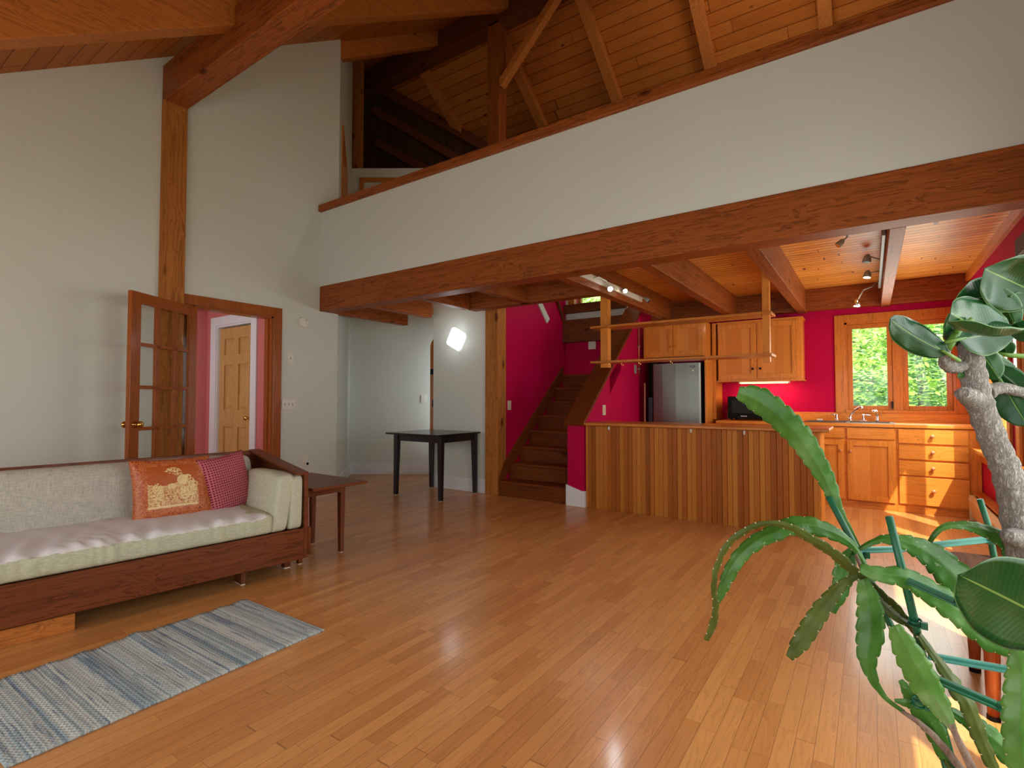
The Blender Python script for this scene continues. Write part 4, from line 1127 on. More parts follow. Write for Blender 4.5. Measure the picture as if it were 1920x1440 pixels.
# throw pillows
def pillow(name, label, w, h, t, mat, loc, rot, seed):
    rnd = random.Random(seed)
    n = 28
    mb = MB()
    ph = [rnd.uniform(0, 6) for _ in range(4)]
    for side in (1, -1):
        base = len(mb.v)
        for i in range(n + 1):
            for j in range(n + 1):
                u, v = i / n * 2 - 1, j / n * 2 - 1
                pin = 1 - .07 * (1 - v * v) * abs(u) ** 3
                pin2 = 1 - .07 * (1 - u * u) * abs(v) ** 3
                x, y = u * w / 2 * pin, v * h / 2 * pin2
                z = side * t / 2 * ((1 - u ** 4) * (1 - v ** 4)) ** .6
                rim = max(abs(u), abs(v))
                z += side * .006 * rim ** 3 * math.sin(7 * u + ph[0]) * math.sin(6 * v + ph[1]) * (1 - rim ** 8) 
                mb.v.append((x, y, z))
        for i in range(n):
            for j in range(n):
                a = base + i * (n + 1) + j
                f = (a, a + n + 1, a + n + 2, a + 1)
                mb.f.append(f if side > 0 else f[::-1])
    o = mb.build(name, mat, None, smooth=True)
    bm = bmesh.new(); bm.from_mesh(o.data); bmesh.ops.remove_doubles(bm, verts=bm.verts, dist=.0004)
    bmesh.ops.recalc_face_normals(bm, faces=bm.faces); bm.to_mesh(o.data); bm.free()
    for p in o.data.polygons: p.use_smooth = True
    o.matrix_world = Matrix.Translation(loc) @ rot
    return tag(o, label, 'cushion')
# sofa frame axes in the world
lx = Vector((math.cos(SA), math.sin(SA), 0)); ly = Vector((-math.sin(SA), math.cos(SA), 0)); lz = Vector((0, 0, 1))
def sofa_pt(x, y, z): return Vector((-3.10, 2.06, 0)) + lx * x + ly * y + lz * z
def frame(right, up):
    right = right.normalized(); n_ = right.cross(up).normalized(); up = n_.cross(right)
    m = Matrix((right, up, n_)).transposed()
    return m.to_4x4()
# orange brocade with a gold bird scene
s = NT('orange_brocade')
x, y, z = s.xyz(s.obj())
X_ = s.math('DIVIDE', x, .205); Y_ = s.math('DIVIDE', y, .19)
def inside(v, a, b_): return s.math('MULTIPLY', s.math('GREATER_THAN', v, a), s.math('LESS_THAN', v, b_))
def ell(cx, cy, rx, ry):
    a = s.math('DIVIDE', s.math('SUBTRACT', X_, cx), rx); b_ = s.math('DIVIDE', s.math('SUBTRACT', Y_, cy), ry)
    return s.math('LESS_THAN', s.math('ADD', s.math('MULTIPLY', a, a), s.math('MULTIPLY', b_, b_)), 1.0)
X_ = s.math('DIVIDE', X_, 1.12); Y_ = s.math('DIVIDE', s.math('ADD', Y_, -.06), 1.1)
field = s.math('MULTIPLY', inside(X_, -.62, .54), inside(Y_, -.62, .62))
low = s.math('MULTIPLY', field, s.math('LESS_THAN', Y_, s.math('ADD', .08, s.math('MULTIPLY', s.math('SINE', s.math('MULTIPLY', X_, 6.0)), .05))))
vv = s.comb(s.math('MULTIPLY', X_, 14.0), s.math('MULTIPLY', Y_, 14.0), 0.0)
fil = s.math('LESS_THAN', s.math('ABSOLUTE', s.math('SUBTRACT', s.noise(vv, .8, 4, .7, 1.5), .5)), .04)
dots = s.math('LESS_THAN', s.math('ABSOLUTE', s.math('SUBTRACT', s.voro(vv, 1.25), .42)), .13)
tails = s.math('MAXIMUM', ell(-.40, -.22, .13, .34), ell(.30, -.12, .20, .44))
gold = s.math('MULTIPLY', tails, dots)
gold = s.math('MAXIMUM', gold, s.math('MULTIPLY', ell(.18, .17, .13, .15), .8))
gold = s.math('MAXIMUM', gold, s.math('MULTIPLY', s.math('MULTIPLY', ell(-.04, .36, .22, .20), s.math('GREATER_THAN', Y_, s.math('ADD', .33, s.math('MULTIPLY', X_, -.5)))), dots))
gold = s.math('MAXIMUM', gold, s.math('MULTIPLY', s.math('MULTIPLY', ell(-.08, .0, .10, .08), 1.0), .7))
gold = s.math('MAXIMUM', gold, s.math('MULTIPLY', low, fil))
gold = s.math('MAXIMUM', gold, s.math('MULTIPLY', s.math('MULTIPLY', inside(X_, -.64, .50), inside(Y_, -.60, -.55)), .9))
rim_fil = s.math('LESS_THAN', s.math('ABSOLUTE', s.math('SUBTRACT', s.noise(vv, 1.1, 3, .7, 1.0), .5)), .05)
cb = s.mix(field, srgb(160, 62, 34), srgb(176, 82, 22))
cb = s.mix(s.math('MULTIPLY', s.math('MULTIPLY', rim_fil, s.math('SUBTRACT', 1.0, field)), .8), cb, srgb(214, 132, 70))
cb = s.mix(s.math('MULTIPLY', low, .35), cb, srgb(190, 120, 50))
cb = s.mix(gold, cb, srgb(232, 206, 146))
s.bump(s.noise(s.obj(), 30, 3, .6), .35, .01)
MP1 = s.fin(cb, .42, spec=.5)
s = NT('rose_dotted_weave')
x, y, z = s.xyz(s.obj())
u_ = s.math('SUBTRACT', s.math('FRACT', s.math('DIVIDE', x, .0165)), .5); v_ = s.math('SUBTRACT', s.math('FRACT', s.math('DIVIDE', y, .0165)), .5)
dt = s.math('LESS_THAN', s.math('MAXIMUM', s.math('ABSOLUTE', u_), s.math('ABSOLUTE', v_)), .27)
MP2 = s.fin(s.mix(dt, srgb(192, 104, 114), srgb(112, 26, 44)), .85, spec=.2)
lean = (lz * 1.0 - lx * .30)
p = pillow('throw_pillow', 'orange brocade cushion with a gold bird scene on the sofa', .445, .41, .12, MP1, sofa_pt(-.425, -.645, .59), frame(ly * 1.0 + lx * .02 , lean), 1)
p2 = pillow('throw_pillow', 'rose cushion with dark red dots tucked behind the orange one', .36, .40, .11, MP2, sofa_pt(-.455, -.32, .585), frame(ly * .86 - lx * .34 + lz * .10, lean + ly * .12), 2)

# low tray under the sofa
tr = thing('storage_tray', 'low open wooden tray pushed under the sofa', 'tray', sofa_pt(-.3, -1.6, 0), local=True, rotz=SA)
y0, y1 = -.55, .44
mb = MB().box(.23, .25, y0, y1, 0, .082).box(-.25, -.23, y0, y1, 0, .082).box(-.23, .23, y0, y0 + .02, 0, .082).box(-.23, .23, y1 - .02, y1, 0, .082).box(-.23, .23, y0 + .02, y1 - .02, 0, .012)
mb.build('tray_body', M['rafter_y'], tr, bevel=.002)

# side table behind the sofa arm
sd = thing('side_table', 'walnut side table standing at the right end of the sofa', 'table', (-3.47, 2.36, 0))
pl_ = [(-3.845, 2.14), (-3.10, 2.125), (-3.085, 2.575), (-3.815, 2.60)]
MB().prism(pl_, 'z', .528, .548).build('tabletop', M['walnut_x'], sd, bevel=.004)
mb = MB().box(-3.70, -3.30, 2.49, 2.51, .455, .528).box(-3.70, -3.30, 2.17, 2.19, .455, .528).box(-3.71, -3.69, 2.19, 2.49, .455, .528).box(-3.31, -3.29, 2.19, 2.49, .455, .528)
mb.build('apron', M['walnut_x'], sd)
for x, y in ((-3.69, 2.525), (-3.31, 2.51), (-3.69, 2.165), (-3.31, 2.165)):
    a, b_ = .022, .015
    mb = MB().add([(x - a, y - a, .528), (x + a, y - a, .528), (x + a, y + a, .528), (x - a, y + a, .528), (x - b_, y - b_, .005), (x + b_, y - b_, .005), (x + b_, y + b_, .005), (x - b_, y + b_, .005)], [(0, 1, 2, 3), (7, 6, 5, 4), (0, 4, 5, 1), (1, 5, 6, 2), (2, 6, 7, 3), (3, 7, 4, 0)])
    lg = mb.build('leg', M['walnut_z'], sd, bevel=.002)
    MB().lathe([(.014, 0), (.014, .006)], (x, y, 0), 'z', 12).build('glide', M['white_pl'], lg)

# ------------------------------------------------------------------ striped woven rug
s = NT('blue_rag_rug')
v = s.obj(); x, y, z = s.xyz(v)
wob = s.math('MULTIPLY', s.math('SUBTRACT', s.noise(v, 6, 2, .5), .5), .010)
yy = s.math('ADD', y, wob)
band = s.noise(s.comb(s.math('MULTIPLY', yy, 60.0), 0.3, 0.0), 1.0, 2, .6)
band2 = s.noise(s.comb(s.math('MULTIPLY', yy, 9.0), 7.3, 0.0), 1.0, 2, .5)
band3 = s.noise(s.comb(s.math('MULTIPLY', yy, 60.0), s.math('MULTIPLY', x, 3.0), 0.0), 1.0, 2, .6)
c1 = s.ramp(band, [(.34, srgb(78, 104, 134)), (.45, srgb(150, 172, 184)), (.54, srgb(222, 224, 214)), (.7, srgb(176, 198, 206))])
c2 = s.ramp(band2, [(.3, srgb(96, 134, 162)), (.5, srgb(190, 200, 200)), (.7, srgb(220, 222, 216))])
c = s.mix(.35, c1, c2)
c = s.mix(s.math('MULTIPLY', s.math('GREATER_THAN', band3, .6), .6), c, srgb(78, 104, 140))
zig = s.math('SINE', s.math('ADD', s.math('MULTIPLY', y, 420.0), s.math('MULTIPLY', s.math('ABSOLUTE', s.math('SUBTRACT', s.math('FRACT', s.math('MULTIPLY', x, 42.0)), .5)), 9.0)))
spk = s.noise(s.vmath('MULTIPLY', v, (260, 260, 260)), 1.0, 2, .6)
c = s.mix(s.math('MULTIPLY', s.math('GREATER_THAN', zig, .25), .28), c, srgb(216, 216, 208))
c = s.mix(s.math('MULTIPLY', s.math('GREATER_THAN', spk, .6), .3), c, srgb(70, 90, 112))
s.bump(s.math('ADD', zig, spk), .6, .004)
MR = s.fin(c, .95, spec=.1)
mb = MB()
rnd = random.Random(9)
nx, ny = 24, 70
W, Lr = .70, 1.16
for i in range(nx + 1):
    for j in range(ny + 1):
        u, v = i / nx, j / ny
        x = (u - .5) * W; y = (v - .5) * Lr
        jag = .004 * math.sin(v * 170) + .002 * math.sin(v * 71)
        if i in (0, nx): x += math.copysign(jag, x)
        hgt = .009 + .020 * math.exp(-((y - .02) / .045) ** 2) * max(0, .65 - u) + .004 * math.sin(y * 26 + 1.4 * u) ** 2 * (.4 + .6 * (1 - u)) + .0025 * math.sin(y * 61)
        mb.v.append((x, y, hgt))
k = len(mb.v)
mb.v += [(a, b_, .001) for a, b_, c_ in mb.v[:k]]
for i in range(nx):
    for j in range(ny):
        a = i * (ny + 1) + j
        mb.f.append((a, a + ny + 1, a + ny + 2, a + 1)); mb.f.append((a + k + 1, a + ny + 2 + k, a + ny + 1 + k, a + k))
def rim(seq):
    for a, b_ in zip(seq[:-1], seq[1:]): mb.f.append((a, b_, b_ + k, a + k))
rim([j for j in range(ny + 1)]); rim([nx * (ny + 1) + j for j in range(ny + 1)]); rim([i * (ny + 1) for i in range(nx + 1)]); rim([i * (ny + 1) + ny for i in range(nx + 1)])
rg = mb.build('rug', MR, None, smooth=True)
rg.location = (-2.595, 1.03, 0); rg.rotation_euler = (0, 0, R(1.0))
tag(rg, 'blue and white striped rag rug on the oak floor before the sofa', 'rug')

# ------------------------------------------------------------------ stool behind the plants
bs = thing('stool', 'wooden stool with dark seat half hidden behind the plants', 'stool', (.5, 2.75, 0))
def rrect(x0, x1, y0, y1, r, n=5):
    out = []
    for cx, cy, a0 in ((x1 - r, y1 - r, 0), (x0 + r, y1 - r, 90), (x0 + r, y0 + r, 180), (x1 - r, y0 + r, 270)):
        for i in range(n + 1):
            a = R(a0 + 90 * i / n); out.append((cx + r * math.cos(a), cy + r * math.sin(a)))
    return out
MB().prism(rrect(.275, .70, 2.40, 3.10, .05), 'z', .43, .462).build('seat', M['seatdark'], bs, bevel=.006)
for x in (.345, .64):
    for y in (2.545, 2.95):
        lg = MB().lathe([(.017, .014), (.022, .12), (.024, .28), (.022, .43)], (x, y, 0), 'z', 16).build('leg', M['stool_leg'], bs, smooth=True)
        MB().lathe([(.020, 0), (.020, .015)], (x, y, 0), 'z', 14).build('rubber_foot', M['black_pl'], lg)
MB().tube([(.345, 2.545, .2), (.345, 2.95, .2)], .011, 10).build('stretcher', M['stool_leg'], bs)
MB().tube([(.64, 2.545, .2), (.64, 2.95, .2)], .011, 10).build('stretcher', M['stool_leg'], bs)

# plant paths: x, y, z and half-width vector or radius (metres)
CACTUS_STEMS = [
    ('upright', [
        (-0.015, 1.316, 0.816, -0.0031, 0.0005, -0.0014),
        (-0.021, 1.318, 0.831, -0.0033, 0.0006, -0.0015),
        (-0.028, 1.320, 0.846, -0.0035, 0.0006, -0.0016),
        (-0.035, 1.321, 0.861, -0.0042, 0.0007, -0.0020),
        (-0.043, 1.322, 0.878, -0.0055, 0.0009, -0.0028),
        (-0.052, 1.322, 0.895, -0.0073, 0.0012, -0.0036),
        (-0.061, 1.322, 0.914, -0.0098, 0.0016, -0.0040),
        (-0.068, 1.323, 0.934, -0.0128, 0.0022, -0.0045),
        (-0.075, 1.325, 0.956, -0.0159, 0.0027, -0.0057),
        (-0.084, 1.324, 0.980, -0.0187, 0.0031, -0.0079),
        (-0.098, 1.321, 1.009, -0.0212, 0.0034, -0.0101),
        (-0.114, 1.316, 1.039, -0.0236, 0.0038, -0.0124),
        (-0.130, 1.311, 1.067, -0.0247, 0.0041, -0.0154),
        (-0.147, 1.305, 1.089, -0.0244, 0.0043, -0.0186),
        (-0.164, 1.299, 1.109, -0.0238, 0.0046, -0.0207),
        (-0.180, 1.294, 1.125, -0.0230, 0.0048, -0.0222),
        (-0.194, 1.292, 1.138, -0.0215, 0.0052, -0.0243),
        (-0.206, 1.290, 1.147, -0.0190, 0.0056, -0.0265),
        (-0.217, 1.288, 1.154, -0.0153, 0.0058, -0.0270),
        (-0.229, 1.287, 1.160, -0.0101, 0.0055, -0.0248),
        (-0.240, 1.286, 1.163, -0.0066, 0.0046, -0.0198),
        (-0.252, 1.285, 1.167, -0.0047, 0.0033, -0.0142),
    ]),
    ('edgeon', [
        (0.065, 1.254, 0.705, -0.0060, 0.0031, -0.0030),
        (0.055, 1.249, 0.722, -0.0068, 0.0034, -0.0033),
        (0.044, 1.244, 0.738, -0.0074, 0.0037, -0.0039),
        (0.033, 1.239, 0.753, -0.0078, 0.0038, -0.0048),
        (0.022, 1.234, 0.765, -0.0078, 0.0037, -0.0059),
        (0.011, 1.228, 0.775, -0.0079, 0.0037, -0.0065),
        (0.000, 1.223, 0.786, -0.0083, 0.0039, -0.0066),
        (-0.011, 1.218, 0.797, -0.0087, 0.0041, -0.0067),
        (-0.022, 1.213, 0.808, -0.0091, 0.0043, -0.0070),
        (-0.033, 1.208, 0.819, -0.0094, 0.0044, -0.0071),
        (-0.044, 1.202, 0.831, -0.0096, 0.0045, -0.0071),
        (-0.055, 1.197, 0.843, -0.0094, 0.0045, -0.0074),
        (-0.067, 1.192, 0.853, -0.0089, 0.0043, -0.0080),
        (-0.078, 1.187, 0.862, -0.0081, 0.0041, -0.0085),
        (-0.090, 1.181, 0.870, -0.0075, 0.0039, -0.0086),
        (-0.101, 1.176, 0.877, -0.0071, 0.0037, -0.0082),
        (-0.113, 1.170, 0.885, -0.0067, 0.0035, -0.0077),
        (-0.124, 1.165, 0.893, -0.0057, 0.0032, -0.0074),
        (-0.136, 1.160, 0.899, -0.0044, 0.0029, -0.0073),
        (-0.148, 1.154, 0.903, -0.0031, 0.0026, -0.0069),
        (-0.160, 1.149, 0.905, -0.0018, 0.0024, -0.0064),
        (-0.172, 1.143, 0.905, -0.0004, 0.0024, -0.0060),
        (-0.184, 1.138, 0.902, 0.0009, 0.0027, -0.0060),
        (-0.196, 1.132, 0.897, 0.0019, 0.0033, -0.0063),
        (-0.208, 1.127, 0.890, 0.0027, 0.0037, -0.0064),
        (-0.220, 1.122, 0.881, 0.0033, 0.0040, -0.0060),
        (-0.231, 1.118, 0.871, 0.0040, 0.0043, -0.0054),
        (-0.241, 1.114, 0.859, 0.0047, 0.0046, -0.0043),
        (-0.249, 1.112, 0.845, 0.0051, 0.0049, -0.0031),
        (-0.256, 1.111, 0.829, 0.0052, 0.0049, -0.0022),
        (-0.261, 1.111, 0.814, 0.0051, 0.0049, -0.0015),
        (-0.266, 1.111, 0.799, 0.0049, 0.0049, -0.0008),
        (-0.268, 1.113, 0.783, 0.0047, 0.0048, -0.0001),
        (-0.270, 1.115, 0.768, 0.0045, 0.0049, 0.0006),
        (-0.270, 1.118, 0.752, 0.0044, 0.0053, 0.0014),
        (-0.269, 1.123, 0.737, 0.0047, 0.0057, 0.0016),
        (-0.269, 1.126, 0.721, 0.0054, 0.0059, 0.0008),
        (-0.271, 1.128, 0.707, 0.0061, 0.0062, -0.0002),
        (-0.274, 1.130, 0.693, 0.0067, 0.0064, -0.0009),
        (-0.277, 1.131, 0.680, 0.0069, 0.0063, -0.0017),
        (-0.281, 1.131, 0.669, 0.0062, 0.0053, -0.0024),
        (-0.286, 1.131, 0.659, 0.0050, 0.0043, -0.0023),
        (-0.290, 1.131, 0.649, 0.0039, 0.0033, -0.0018),
    ]),
    ('arch', [
        (-0.012, 1.257, 0.818, -0.0025, -0.0016, -0.0016),
        (-0.019, 1.255, 0.831, -0.0036, -0.0022, -0.0023),
        (-0.026, 1.252, 0.844, -0.0044, -0.0029, -0.0033),
        (-0.033, 1.249, 0.856, -0.0049, -0.0039, -0.0049),
        (-0.041, 1.246, 0.864, -0.0048, -0.0051, -0.0073),
        (-0.050, 1.243, 0.871, -0.0044, -0.0065, -0.0099),
        (-0.060, 1.239, 0.877, -0.0036, -0.0076, -0.0122),
        (-0.071, 1.234, 0.883, -0.0026, -0.0085, -0.0142),
        (-0.083, 1.228, 0.888, -0.0011, -0.0093, -0.0158),
        (-0.095, 1.222, 0.892, 0.0007, -0.0099, -0.0169),
        (-0.108, 1.217, 0.894, 0.0027, -0.0101, -0.0175),
        (-0.120, 1.211, 0.895, 0.0050, -0.0101, -0.0175),
        (-0.132, 1.205, 0.893, 0.0080, -0.0098, -0.0166),
        (-0.143, 1.201, 0.890, 0.0104, -0.0091, -0.0150),
        (-0.154, 1.196, 0.884, 0.0111, -0.0084, -0.0136),
        (-0.164, 1.192, 0.877, 0.0107, -0.0081, -0.0130),
        (-0.176, 1.187, 0.871, 0.0105, -0.0079, -0.0127),
        (-0.187, 1.183, 0.865, 0.0110, -0.0075, -0.0120),
        (-0.198, 1.178, 0.857, 0.0116, -0.0071, -0.0112),
        (-0.208, 1.174, 0.848, 0.0122, -0.0067, -0.0103),
        (-0.218, 1.171, 0.838, 0.0126, -0.0062, -0.0094),
        (-0.227, 1.168, 0.827, 0.0130, -0.0057, -0.0085),
        (-0.234, 1.166, 0.816, 0.0135, -0.0052, -0.0075),
        (-0.241, 1.164, 0.804, 0.0137, -0.0048, -0.0068),
        (-0.247, 1.163, 0.792, 0.0135, -0.0044, -0.0061),
        (-0.252, 1.163, 0.780, 0.0131, -0.0039, -0.0053),
        (-0.257, 1.163, 0.768, 0.0122, -0.0034, -0.0046),
        (-0.261, 1.163, 0.755, 0.0109, -0.0030, -0.0041),
        (-0.266, 1.164, 0.743, 0.0089, -0.0025, -0.0033),
        (-0.270, 1.164, 0.731, 0.0067, -0.0018, -0.0025),
        (-0.275, 1.164, 0.719, 0.0044, -0.0012, -0.0016),
    ]),
    ('downleft', [
        (-0.023, 1.213, 0.812, 0.0021, -0.0003, -0.0036),
        (-0.032, 1.205, 0.807, 0.0029, -0.0005, -0.0051),
        (-0.041, 1.196, 0.803, 0.0042, -0.0005, -0.0063),
        (-0.050, 1.188, 0.796, 0.0064, -0.0002, -0.0068),
        (-0.059, 1.180, 0.786, 0.0089, 0.0002, -0.0073),
        (-0.067, 1.172, 0.775, 0.0111, 0.0005, -0.0081),
        (-0.075, 1.164, 0.763, 0.0126, 0.0006, -0.0090),
        (-0.083, 1.157, 0.752, 0.0136, 0.0008, -0.0094),
        (-0.089, 1.150, 0.741, 0.0144, 0.0009, -0.0094),
        (-0.096, 1.144, 0.730, 0.0148, 0.0011, -0.0092),
        (-0.103, 1.137, 0.717, 0.0151, 0.0012, -0.0090),
        (-0.110, 1.130, 0.704, 0.0150, 0.0012, -0.0088),
        (-0.117, 1.123, 0.692, 0.0139, 0.0010, -0.0086),
        (-0.123, 1.117, 0.683, 0.0116, 0.0007, -0.0076),
        (-0.128, 1.111, 0.674, 0.0087, 0.0005, -0.0058),
        (-0.133, 1.106, 0.666, 0.0059, 0.0003, -0.0039),
    ]),
    ('behind', [
        (-0.037, 1.324, 0.832, 0.0082, 0.0025, -0.0043),
        (-0.042, 1.319, 0.820, 0.0122, 0.0038, -0.0064),
        (-0.046, 1.313, 0.808, 0.0164, 0.0052, -0.0078),
        (-0.051, 1.308, 0.795, 0.0193, 0.0065, -0.0070),
        (-0.054, 1.304, 0.779, 0.0196, 0.0069, -0.0053),
        (-0.056, 1.300, 0.763, 0.0178, 0.0063, -0.0047),
        (-0.059, 1.296, 0.747, 0.0151, 0.0051, -0.0049),
        (-0.063, 1.291, 0.732, 0.0117, 0.0038, -0.0047),
        (-0.068, 1.286, 0.718, 0.0079, 0.0025, -0.0034),
        (-0.072, 1.281, 0.705, 0.0042, 0.0013, -0.0018),
    ]),
    ('hanging', [
        (-0.017, 1.193, 0.811, 0.0096, 0.0023, 0.0025),
        (-0.015, 1.193, 0.800, 0.0130, 0.0031, 0.0034),
        (-0.012, 1.194, 0.789, 0.0166, 0.0037, 0.0038),
        (-0.010, 1.194, 0.778, 0.0197, 0.0039, 0.0030),
        (-0.008, 1.194, 0.765, 0.0218, 0.0039, 0.0018),
        (-0.007, 1.193, 0.752, 0.0232, 0.0038, 0.0008),
        (-0.007, 1.192, 0.739, 0.0240, 0.0035, -0.0004),
        (-0.007, 1.191, 0.726, 0.0242, 0.0031, -0.0016),
        (-0.008, 1.189, 0.714, 0.0238, 0.0028, -0.0023),
        (-0.009, 1.187, 0.701, 0.0228, 0.0024, -0.0030),
        (-0.011, 1.184, 0.690, 0.0211, 0.0020, -0.0036),
        (-0.013, 1.182, 0.679, 0.0191, 0.0021, -0.0024),
        (-0.013, 1.180, 0.669, 0.0168, 0.0028, 0.0003),
        (-0.012, 1.180, 0.658, 0.0141, 0.0032, 0.0025),
        (-0.009, 1.180, 0.647, 0.0113, 0.0033, 0.0035),
        (-0.006, 1.181, 0.636, 0.0087, 0.0030, 0.0038),
        (-0.001, 1.183, 0.624, 0.0064, 0.0026, 0.0036),
        (0.006, 1.187, 0.612, 0.0044, 0.0022, 0.0032),
        (0.013, 1.190, 0.601, 0.0027, 0.0019, 0.0030),
        (0.022, 1.195, 0.592, 0.0017, 0.0018, 0.0030),
        (0.031, 1.200, 0.585, 0.0014, 0.0019, 0.0031),
        (0.041, 1.205, 0.577, 0.0015, 0.0019, 0.0031),
    ]),
    ('wide', [
        (-0.022, 1.189, 0.831, 0.0014, 0.0055, 0.0078),
        (-0.014, 1.189, 0.829, 0.0018, 0.0068, 0.0095),
        (-0.005, 1.190, 0.827, 0.0013, 0.0080, 0.0113),
        (0.005, 1.191, 0.825, -0.0009, 0.0090, 0.0131),
        (0.018, 1.195, 0.824, -0.0026, 0.0099, 0.0144),
        (0.034, 1.201, 0.824, -0.0018, 0.0108, 0.0160),
        (0.049, 1.206, 0.821, 0.0022, 0.0114, 0.0174),
        (0.065, 1.212, 0.813, 0.0063, 0.0116, 0.0178),
        (0.080, 1.217, 0.802, 0.0082, 0.0120, 0.0182),
        (0.096, 1.223, 0.791, 0.0090, 0.0127, 0.0193),
        (0.111, 1.229, 0.780, 0.0101, 0.0137, 0.0209),
        (0.127, 1.234, 0.769, 0.0116, 0.0150, 0.0226),
        (0.141, 1.239, 0.758, 0.0132, 0.0159, 0.0238),
        (0.154, 1.243, 0.748, 0.0147, 0.0164, 0.0242),
        (0.166, 1.246, 0.738, 0.0141, 0.0172, 0.0251),
        (0.177, 1.249, 0.731, 0.0094, 0.0183, 0.0259),
        (0.187, 1.251, 0.728, 0.0031, 0.0185, 0.0246),
        (0.196, 1.251, 0.727, 0.0006, 0.0171, 0.0219),
        (0.205, 1.252, 0.726, 0.0005, 0.0152, 0.0194),
    ]),
    ('upper', [
        (-0.029, 1.268, 0.844, -0.0016, 0.0017, 0.0018),
        (-0.014, 1.271, 0.855, -0.0027, 0.0028, 0.0031),
        (0.000, 1.274, 0.865, -0.0033, 0.0040, 0.0045),
        (0.015, 1.277, 0.872, -0.0029, 0.0056, 0.0070),
        (0.031, 1.281, 0.873, -0.0013, 0.0076, 0.0103),
        (0.047, 1.285, 0.870, 0.0010, 0.0099, 0.0136),
        (0.062, 1.288, 0.865, 0.0038, 0.0120, 0.0165),
        (0.076, 1.291, 0.859, 0.0076, 0.0140, 0.0189),
        (0.090, 1.294, 0.850, 0.0122, 0.0157, 0.0205),
        (0.103, 1.296, 0.839, 0.0172, 0.0167, 0.0208),
        (0.115, 1.298, 0.826, 0.0215, 0.0171, 0.0198),
        (0.126, 1.299, 0.811, 0.0237, 0.0175, 0.0195),
        (0.137, 1.300, 0.796, 0.0247, 0.0182, 0.0203),
    ]),
    ('rightarch', [
        (0.091, 1.351, 0.847, -0.0029, 0.0018, 0.0011),
        (0.093, 1.349, 0.855, -0.0032, 0.0020, 0.0012),
        (0.094, 1.347, 0.864, -0.0033, 0.0022, 0.0015),
        (0.098, 1.345, 0.873, -0.0035, 0.0026, 0.0019),
        (0.102, 1.345, 0.881, -0.0037, 0.0031, 0.0024),
        (0.109, 1.345, 0.890, -0.0039, 0.0036, 0.0031),
        (0.116, 1.347, 0.896, -0.0037, 0.0041, 0.0044),
        (0.127, 1.351, 0.900, -0.0031, 0.0046, 0.0058),
        (0.138, 1.355, 0.901, -0.0025, 0.0051, 0.0072),
        (0.150, 1.360, 0.901, -0.0015, 0.0057, 0.0087),
        (0.161, 1.365, 0.899, 0.0001, 0.0065, 0.0103),
        (0.172, 1.369, 0.896, 0.0018, 0.0073, 0.0120),
        (0.183, 1.373, 0.891, 0.0027, 0.0079, 0.0132),
        (0.194, 1.378, 0.886, 0.0035, 0.0083, 0.0139),
        (0.205, 1.382, 0.880, 0.0072, 0.0081, 0.0135),
        (0.214, 1.385, 0.871, 0.0128, 0.0068, 0.0092),
        (0.219, 1.386, 0.858, 0.0145, 0.0054, 0.0042),
        (0.222, 1.385, 0.841, 0.0133, 0.0045, 0.0025),
        (0.226, 1.385, 0.825, 0.0117, 0.0040, 0.0022),
    ]),
    ('front', [
        (0.028, 1.165, 0.745, 0.0094, 0.0022, 0.0044),
        (0.033, 1.167, 0.732, 0.0137, 0.0032, 0.0063),
        (0.039, 1.168, 0.719, 0.0179, 0.0042, 0.0084),
        (0.045, 1.170, 0.705, 0.0211, 0.0049, 0.0099),
        (0.053, 1.173, 0.687, 0.0229, 0.0054, 0.0108),
        (0.062, 1.177, 0.668, 0.0235, 0.0057, 0.0115),
        (0.070, 1.180, 0.650, 0.0227, 0.0060, 0.0122),
        (0.077, 1.182, 0.636, 0.0207, 0.0061, 0.0124),
        (0.084, 1.185, 0.624, 0.0182, 0.0056, 0.0113),
        (0.091, 1.187, 0.612, 0.0157, 0.0045, 0.0093),
        (0.097, 1.188, 0.600, 0.0125, 0.0034, 0.0070),
        (0.103, 1.190, 0.588, 0.0087, 0.0023, 0.0048),
        (0.109, 1.191, 0.577, 0.0048, 0.0013, 0.0026),
    ]),
    ('brown', [
        (0.065, 1.217, 0.719, 0.0035, 0.0056, 0.0038),
        (0.074, 1.221, 0.704, 0.0038, 0.0061, 0.0042),
        (0.083, 1.225, 0.690, 0.0042, 0.0065, 0.0044),
        (0.092, 1.229, 0.675, 0.0050, 0.0074, 0.0049),
        (0.100, 1.233, 0.661, 0.0065, 0.0091, 0.0058),
        (0.108, 1.237, 0.646, 0.0081, 0.0112, 0.0071),
        (0.115, 1.240, 0.633, 0.0089, 0.0129, 0.0082),
        (0.122, 1.243, 0.621, 0.0087, 0.0135, 0.0087),
        (0.129, 1.245, 0.611, 0.0095, 0.0130, 0.0079),
        (0.135, 1.248, 0.598, 0.0111, 0.0120, 0.0063),
        (0.141, 1.250, 0.580, 0.0120, 0.0114, 0.0050),
        (0.147, 1.252, 0.559, 0.0119, 0.0110, 0.0047),
        (0.153, 1.255, 0.539, 0.0110, 0.0108, 0.0050),
        (0.159, 1.257, 0.522, 0.0098, 0.0103, 0.0051),
        (0.165, 1.259, 0.506, 0.0088, 0.0094, 0.0048),
        (0.171, 1.262, 0.490, 0.0079, 0.0085, 0.0043),
    ]),
    ('dark', [
        (0.037, 1.225, 0.625, 0.0033, 0.0008, 0.0022),
        (0.045, 1.227, 0.613, 0.0077, 0.0020, 0.0051),
        (0.052, 1.228, 0.601, 0.0122, 0.0031, 0.0081),
        (0.060, 1.230, 0.588, 0.0152, 0.0040, 0.0103),
        (0.069, 1.233, 0.574, 0.0164, 0.0044, 0.0114),
        (0.078, 1.236, 0.560, 0.0172, 0.0040, 0.0106),
        (0.086, 1.238, 0.545, 0.0177, 0.0026, 0.0079),
